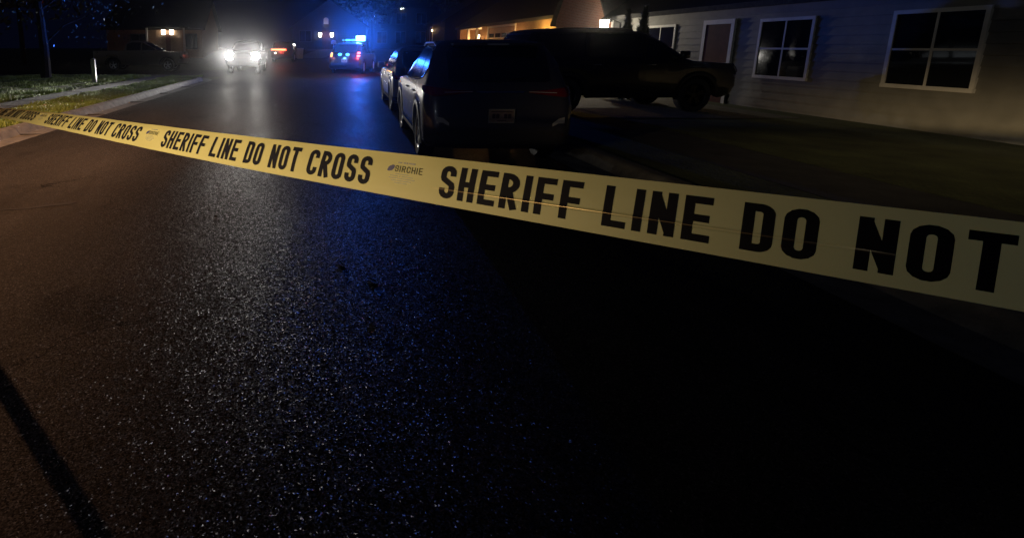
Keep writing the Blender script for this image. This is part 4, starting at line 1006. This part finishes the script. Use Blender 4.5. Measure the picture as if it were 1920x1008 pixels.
# left house behind the pickup
zl = gz(50)
rt = far_house('porch_house', 'house behind the pickup with two warm porch lanterns glowing on its brick wall', -19.0, -10.5, 51.0, 59, zl, 2.7, 5.2, 'x', M['brick_tan'])
for x in (-13.88 + 19, -13.15 + 19): coach_lamp(rt, (x, 0, 2.80 - zl), (0, -1), M['white_bulb'], 4, WARM, 1.7, 0.24)
d = MB(); d.box(5.28, 5.70, -0.05, -0.003, 0.1, 2.1); d.build('door', M['door'], rt); window_y(rt, 0, 2.2, 3.6, 0.9, 2.1); window_y(rt, 0, 7.0, 8.0, 0.9, 2.1)
p = MB(); p.box(4.0, 7.4, -1.8, -0.0, 2.62, 2.74)
p.build('porch_roof', M['shingle'], rt)
for x in (4.1, 7.3):
    q = MB(); q.box(x - 0.07, x + 0.07, -1.75, -1.61, 0, 2.62); q.build('porch_post', M['trim'], rt)
# right house farther on: only its doorway is lit
zr_ = gz(58)
rt = far_house('doorway_house', 'dark house down the right side with only its orange lit doorway showing', 11.3, 19, 52, 60.5, zr_, 2.7, 5.0, 'y', M['siding_grey'])
f = MB(); f.box(-0.06, -0.003, 5.45, 5.60, 0, 2.2); f.box(-0.06, -0.003, 6.62, 6.77, 0, 2.2); f.box(-0.06, -0.003, 5.45, 6.77, 2.2, 2.36); f.build('door_frame', M['trim'], rt)
d = MB(); d.box(-0.04, -0.003, 5.60, 6.62, 0, 2.2); d.build('door', M['door'], rt)
coach_lamp(rt, (0, 5.05, 1.95), (-1, 0), M['warm_bulb'], 7, WARM, 0.7)
# tall dark house behind the police SUV with two small security lamps
zt = 1.2
rt = far_house('tall_house', 'tall dark house behind the police SUV with two small white security lamps', 6.2, 15.5, 74, 83, zt, 5.3, 7.6, 'x', M['siding_grey'])
for x, z in ((0.9, 4.15), (4.3, 5.05)):
    m = MB(); m.box(x - 0.08, x + 0.08, -0.12, -0.003, z, z + 0.12, 0.02); o = m.build('security_lamp', M['black_plastic'], rt)
    for dx in (-0.10, 0.10):
        g = MB(); g.lathe([(0.001, 0.0), (0.07, 0.01), (0.085, 0.09)], 12, origin=(x + dx, -0.22, z + 0.02)); g.build('lamp_head', M['white_bulb'], o)
    lamp('security_light', 'POINT', (x, -0.4, z), (0.85, 0.9, 1.0), 4, o, 0.05)
for x0 in (1.2, 3.6, 6.2): window_y(rt, 0, x0, x0 + 1.2, 3.2, 4.5); window_y(rt, 0, x0, x0 + 1.2, 0.8, 2.2)

# concrete drive rising to the end house, and pale bin / letterbox beside it
V = []; F = []
for i in range(13):
    t = i / 12; y = 50.3 + 11.8 * t; xl = -2.05 + 2.9 * t; xr = 0.2 + 2.6 * t ** 0.7
    V += [(xl, y, gz(y) + 0.03), (xr, y, gz(y) + 0.03)]
F = [(2 * i, 2 * i + 1, 2 * i + 3, 2 * i + 2) for i in range(12)]
tag(mesh_obj('driveway', V, F, M['concrete']), kind='structure')
sheet('driveway', 6.2, 10.0, [11.6, 16.2], 0.118, M['concrete']); sheet('driveway', 6.2, 11.0, [32.2, 37.8], 0.118, M['concrete'])
lamp_bin = root('wheelie_bin', (-1.75, 49.6, gz(49.6)), R(8), 'small white lidded bin standing at the foot of the far driveway', 'bin')
m = MB(); m.add([(-.22, -.26, .06), (.22, -.26, .06), (.22, .26, .06), (-.22, .26, .06), (-.28, -.32, .95), (.28, -.32, .95), (.28, .32, .95), (-.28, .32, .95)], [(0, 1, 2, 3), (4, 5, 6, 7), (0, 1, 5, 4), (1, 2, 6, 5), (2, 3, 7, 6), (3, 0, 4, 7)]); m.build('bin_body', M['trim'], lamp_bin)
m = MB(); m.box(-.30, .30, -.35, .36, .955, 1.02, .02); m.build('lid', M['siding_grey'], lamp_bin)
for sx in (-1, 1):
    m = MB(); m.lathe([(0.001, 0), (0.09, 0), (0.09, 0.05), (0.001, 0.05)], 14, origin=(0, 0, 0)); V = [(sx * 0.24 + v[1] * 0.9, 0.27 + v[0], 0.09 + v[2]) for v in m.V]; mesh_obj('wheel', V, m.F, M['rubber'], lamp_bin)
box_r = root('mailbox', (1.40, 59.0, gz(59)), 0, 'small pale mailbox on a post below the right coach lamp', 'mailbox')
m = MB(); m.box(-.045, .045, -.045, .045, 0, .62); m.build('post', M['postwood'], box_r)
m = MB(); V = []; n = 10
for y in (-0.22, 0.30):
    V += [(-.27, y, .60)] + [(-.27 * math.cos(math.pi * k / n), y, .82 + .20 * math.sin(math.pi * k / n)) for k in range(n + 1)] + [(.27, y, .60)]
q = n + 3
m.add(V, [tuple(range(q)), tuple(range(q, 2 * q))] + [(k, (k + 1) % q, q + (k + 1) % q, q + k) for k in range(q)]); m.build('box', M['trim'], box_r)

# ------------------------------------------------------------------ street lamp at the left kerb (outside the frame), tape tied to it
def street_lamp():
    rt = root('street_lamp', (-6.1, 7.60, 0.1), 0, 'tall galvanised street lamp with one arm reaching over the road, tape tied round it', 'street lamp')
    m = MB(); m.tube([(0, 0, 0), (0, 0, 3.0), (0, 0, 6.1), (0.25, 0, 6.35), (1.05, 0, 6.45)], [0.075, 0.068, 0.055, 0.05, 0.04], 14); m.build('pole', M['steel'], rt, smooth=True)
    m = MB(); m.lathe([(0.001, 0.0), (0.16, 0.0), (0.16, 0.04), (0.09, 0.12), (0.001, 0.12)], 16, axis='z'); m.build('base', M['steel'], rt, smooth=True)
    m = MB(); m.box(1.0, 1.50, -0.16, 0.16, 6.42, 6.54, 0.03); h = m.build('lamp_head', M['steel'], rt, smooth=True)
    m = MB(); m.box(1.06, 1.32, -0.10, 0.10, 6.385, 6.418); m.build('lamp_glass', M['sodium'], h)
    m = MB(); m.box(1.368, 1.380, -0.75, 0.75, 6.02, 6.419); m.build('cutoff_plate', M['black_plastic'], h)  # plate added out of view to cut off the light pool
    lamp('street_lamp_light', 'SPOT', (1.19, 0, 6.36), (1.0, 0.50, 0.25), 2600, h, 0.07, rot=(0, R(-8), 0), spot=128, blend=0.5)
street_lamp()

def tape_fill_lamp():  # lamp added out of view to light the front of the tape
    rt = root('tape_fill_lamp', (-6.6, -2.0, 0.12), R(33), 'low lamp added out of view on the left verge to light the barrier tape', 'added lamp')
    m = MB(); m.tube([(0, 0, 0), (0, 0, 1.75)], [0.04, 0.035], 12); m.lathe([(0.001, 0.0), (0.11, 0.0), (0.11, 0.03), (0.05, 0.06)], 16, axis='z'); m.build('pole', M['steel'], rt, smooth=True)
    m = MB(); m.tube([(-0.10, 0, 1.80), (0.02, 0, 1.80), (0.12, 0, 1.80)], [0.05, 0.10, 0.12], 18); h = m.build('lamp_head', M['black_plastic'], rt, smooth=True)
    m = MB(); m.tube([(0.121, 0, 1.80), (0.125, 0, 1.80)], [0.11, 0.11], 18); m.build('lamp_glass', M['white_bulb'], h)
    o = lamp('tape_fill_light', 'SPOT', (0.20, 0, 1.80), (1.0, 0.72, 0.36), 8800, h, 0.06, rot=(R(90 - 5.0), 0, R(-90)), spot=30, blend=1.0)
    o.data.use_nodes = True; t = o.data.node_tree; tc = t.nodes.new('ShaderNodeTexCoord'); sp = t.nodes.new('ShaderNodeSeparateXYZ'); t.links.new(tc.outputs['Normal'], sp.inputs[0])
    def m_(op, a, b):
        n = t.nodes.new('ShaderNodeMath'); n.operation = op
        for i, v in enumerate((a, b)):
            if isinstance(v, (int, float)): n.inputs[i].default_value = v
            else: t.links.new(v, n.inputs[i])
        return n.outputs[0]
    q = m_('MULTIPLY', sp.outputs[1], 1 / 0.036)                                            # beam squeezed to a flat fan to spare the road
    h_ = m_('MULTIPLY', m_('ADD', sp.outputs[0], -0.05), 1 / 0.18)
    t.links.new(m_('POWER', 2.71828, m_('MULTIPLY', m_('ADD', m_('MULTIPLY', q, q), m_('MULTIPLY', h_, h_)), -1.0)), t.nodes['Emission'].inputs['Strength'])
tape_fill_lamp()

# ------------------------------------------------------------------ post on the lawn, debris on the road
rt = root('wooden_post', (-9.2, 23.05, 0.10), 0, 'short square white post standing alone on the far lawn', 'post')
m = MB(); m.box(-.075, .075, -.075, .075, 0, .96, .006); m.build('shaft', M['postwood'], rt)
m = MB(); m.add([(-.085, -.085, .962), (.085, -.085, .962), (.085, .085, .962), (-.085, .085, .962), (0, 0, 1.02)], [(0, 1, 2, 3), (0, 1, 4), (1, 2, 4), (2, 3, 4), (3, 0, 4)]); m.build('cap', M['postwood'], rt)

def leaf_obj(name, x, y, rz, L, Wd, mat, label, cat, curl=0.25):
    V = []; F = []; n = 10
    for i in range(n + 1):
        t = i / n; w = Wd * math.sin(math.pi * min(1, t * 1.02)) ** 0.8 * (1 - 0.35 * t) * (1 + 0.15 * math.sin(t * 17))
        z = 0.006 + curl * L * (t - 0.5) ** 2
        V += [((t - 0.5) * L, -w / 2, z + w * 0.25), ((t - 0.5) * L, 0, z), ((t - 0.5) * L, w / 2, z + w * 0.18)]
    for i in range(n):
        for j in range(2): F.append((3 * i + j, 3 * i + j + 1, 3 * i + j + 4, 3 * i + j + 3))
    o = mesh_obj(name, V, F, mat, None, smooth=True, angle=180); o.location = (x, y, 0.005); o.rotation_euler = (R(-20), 0, rz); return tag(o, label, cat)
leaf_obj('fallen_leaf', 0.31, 3.16, R(12), 0.055, 0.020, M['paleleaf'], 'pale dry leaf lying alone on the dark asphalt', 'leaf')
leaf_obj('fallen_leaf', 0.14, 3.99, R(40), 0.028, 0.012, M['paleleaf'], 'tiny pale leaf scrap at the head of the dark twig', 'leaf')
def twig_obj(x, y, rz, L, label, stone=False):
    m = MB()
    if stone: m.lathe([(0.001, 0.010), (0.010, 0.008), (0.015, 0.004), (0.012, 0.0)], 9, axis='z'); o = m.build('stone', M['twig'], None, smooth=True); cat = 'stone'
    else:
        m.tube([(-L / 2, 0, 0.004), (-L / 6, 0.006, 0.007), (L / 5, -0.004, 0.005), (L / 2, 0.003, 0.003)], [0.002, 0.004, 0.003, 0.0015], 7); m.tube([(0, 0, 0.005), (L / 5, L / 7, 0.006)], [0.004, 0.002], 6); o = m.build('twig', M['twig'], None, smooth=True); cat = 'twig'
    o.location = (x, y, 0.0); o.rotation_euler = (0, 0, rz); tag(o, label, cat)
twig_obj(0.16, 3.92, R(-60), 0.10, 'dark twig on the asphalt beside a tiny pale leaf scrap')
twig_obj(0.36, 3.62, R(-50), 0.09, 'dark forked twig on the asphalt between the pale leaf and the tape')
twig_obj(-0.99, 5.11, 0, 0, 'small dark stone on the asphalt below the middle of the tape', True)

# ------------------------------------------------------------------ trees and shrubs
def tree(name, label, x, y, h, crown, n, leaf, seed, group=None, trunk_r=0.18, clumps=26):
    rg = np.random.default_rng(seed); z0 = gz(y); rt = root(name, (x, y, z0), 0, label, 'tree', group)
    cx_, cz, rx, rzz = crown
    m = MB(); top = cz
    m.tube([(0, 0, -0.1), (0.03, 0.02, h * 0.2), (-0.04, 0.05, h * 0.45), (0.05, 0.0, h * 0.8)], [trunk_r * 1.25, trunk_r, trunk_r * 0.75, trunk_r * 0.25], 9)
    cc = []
    for k in range(clumps):
        v = rg.normal(size=3); v /= np.linalg.norm(v); rr = rg.random() ** 0.45
        c = np.array([cx_, 0, cz]) + v * rr * np.array([rx, rx, rzz]); cc.append(c)
        if k % 2 == 0:
            zb = max(h * 0.18, min(h * 0.7, c[2] - rg.random() * 1.5)); b = np.array([0, 0, zb]); mid = (b + c) / 2 + np.array([0, 0, 0.25])
            m.tube([tuple(b), tuple(mid), tuple(c)], [trunk_r * 0.35, trunk_r * 0.2, trunk_r * 0.06], 6)
    m.build('trunk', M['bark'], rt, smooth=True)
    cc = np.array(cc); k = rg.integers(0, clumps, n); rad = min(rx, rzz) * 0.42
    p = cc[k] + rg.normal(size=(n, 3)) * rad * 0.55
    a = rg.normal(size=(n, 3)); a /= np.linalg.norm(a, axis=1)[:, None]; b = rg.normal(size=(n, 3)); b -= a * (a * b).sum(1)[:, None]; b /= np.linalg.norm(b, axis=1)[:, None]
    s = (leaf * (0.6 + 0.8 * rg.random(n)))[:, None]
    V = np.empty((n * 2, 3, 3)); V[:n, 0] = p - a * s; V[:n, 1] = p + b * s * 0.45; V[:n, 2] = p + a * s; V[n:, 0] = p - a * s; V[n:, 1] = p + a * s; V[n:, 2] = p - b * s * 0.45
    o = tri_obj('crown', V.reshape(-1, 3), M['leaf']); o.parent = rt
    return rt
tree('lawn_tree', 'broad dark tree on the left lawn, its sparse leaves catching small glints', -12.6, 26.0, 7.5, (1.7, 5.1, 3.4, 2.9), 4200, 0.075, 11, trunk_r=0.2, clumps=40)
BT = 'trees behind the houses'
tree('background_tree', 'dark tree behind the porch house at the far left', -24, 46, 11, (0, 6.5, 5, 4.2), 2600, 0.3, 21, BT)
tree('background_tree', 'dark tree between the police SUV and the tall dark house', 6.0, 66, 11, (0, 6.8, 3.8, 3.8), 2400, 0.3, 23, BT)
tree('background_tree', 'dark tree behind the lit brick house', 17, 62, 13, (0, 8.0, 5.0, 4.6), 2400, 0.3, 24, BT)

def conifer(x, y, h, r, label):
    rg = np.random.default_rng(int(y * 10)); rt = root('conical_shrub', (x, y, 0.11), 0, label, 'shrub', 'clipped conical shrubs')
    n = 4200; u = rg.random(n) ** 0.7; z = h * (1 - u); rad = r * u * (0.55 + 0.45 * rg.random(n) ** 0.3) * (1 + 0.12 * np.sin(z * 14)); a = rg.random(n) * 6.283
    p = np.c_[rad * np.cos(a), rad * np.sin(a), z * 0.97 + 0.06]; d = np.c_[np.cos(a) * 0.7, np.sin(a) * 0.7, np.full(n, 0.9)] + rg.normal(size=(n, 3)) * 0.35
    w = np.c_[-np.sin(a), np.cos(a), np.zeros(n)]; s = (0.05 + 0.05 * rg.random(n))[:, None]
    V = np.empty((n, 3, 3)); V[:, 0] = p - w * s * 0.35; V[:, 1] = p + w * s * 0.35; V[:, 2] = p + d * s
    o = tri_obj('foliage', V.reshape(-1, 3), M['needle']); o.parent = rt
    m = MB(); m.tube([(0, 0, -0.05), (0, 0, h * 0.9)], [0.05, 0.01], 7); m.build('trunk', M['bark'], rt)
conifer(8.5, 15.9, 2.45, 0.42, 'conical shrub before the pale wall, nearer the white lamp')
conifer(8.5, 15.1, 2.48, 0.42, 'conical shrub before the pale wall, farther from the white lamp')

# ------------------------------------------------------------------ night air
m = MB(); m.box(-75, 75, -27, 112, -1.2, 15)
hz = m.build('haze', M['soil'], None); hz.data.materials.clear()
hm = bpy.data.materials.new('night_haze'); hm.use_nodes = True; t = hm.node_tree; t.nodes.clear()
o = t.nodes.new('ShaderNodeOutputMaterial'); pv = t.nodes.new('ShaderNodeVolumePrincipled')
pv.inputs['Color'].default_value = (0.92, 0.94, 1.0, 1); pv.inputs['Density'].default_value = 0.0006; pv.inputs['Anisotropy'].default_value = 0.975
t.links.new(pv.outputs[0], o.inputs['Volume']); hz.data.materials.append(hm)
tag(hz, kind='stuff', label='thin night haze glowing round the lamps', cat='haze')
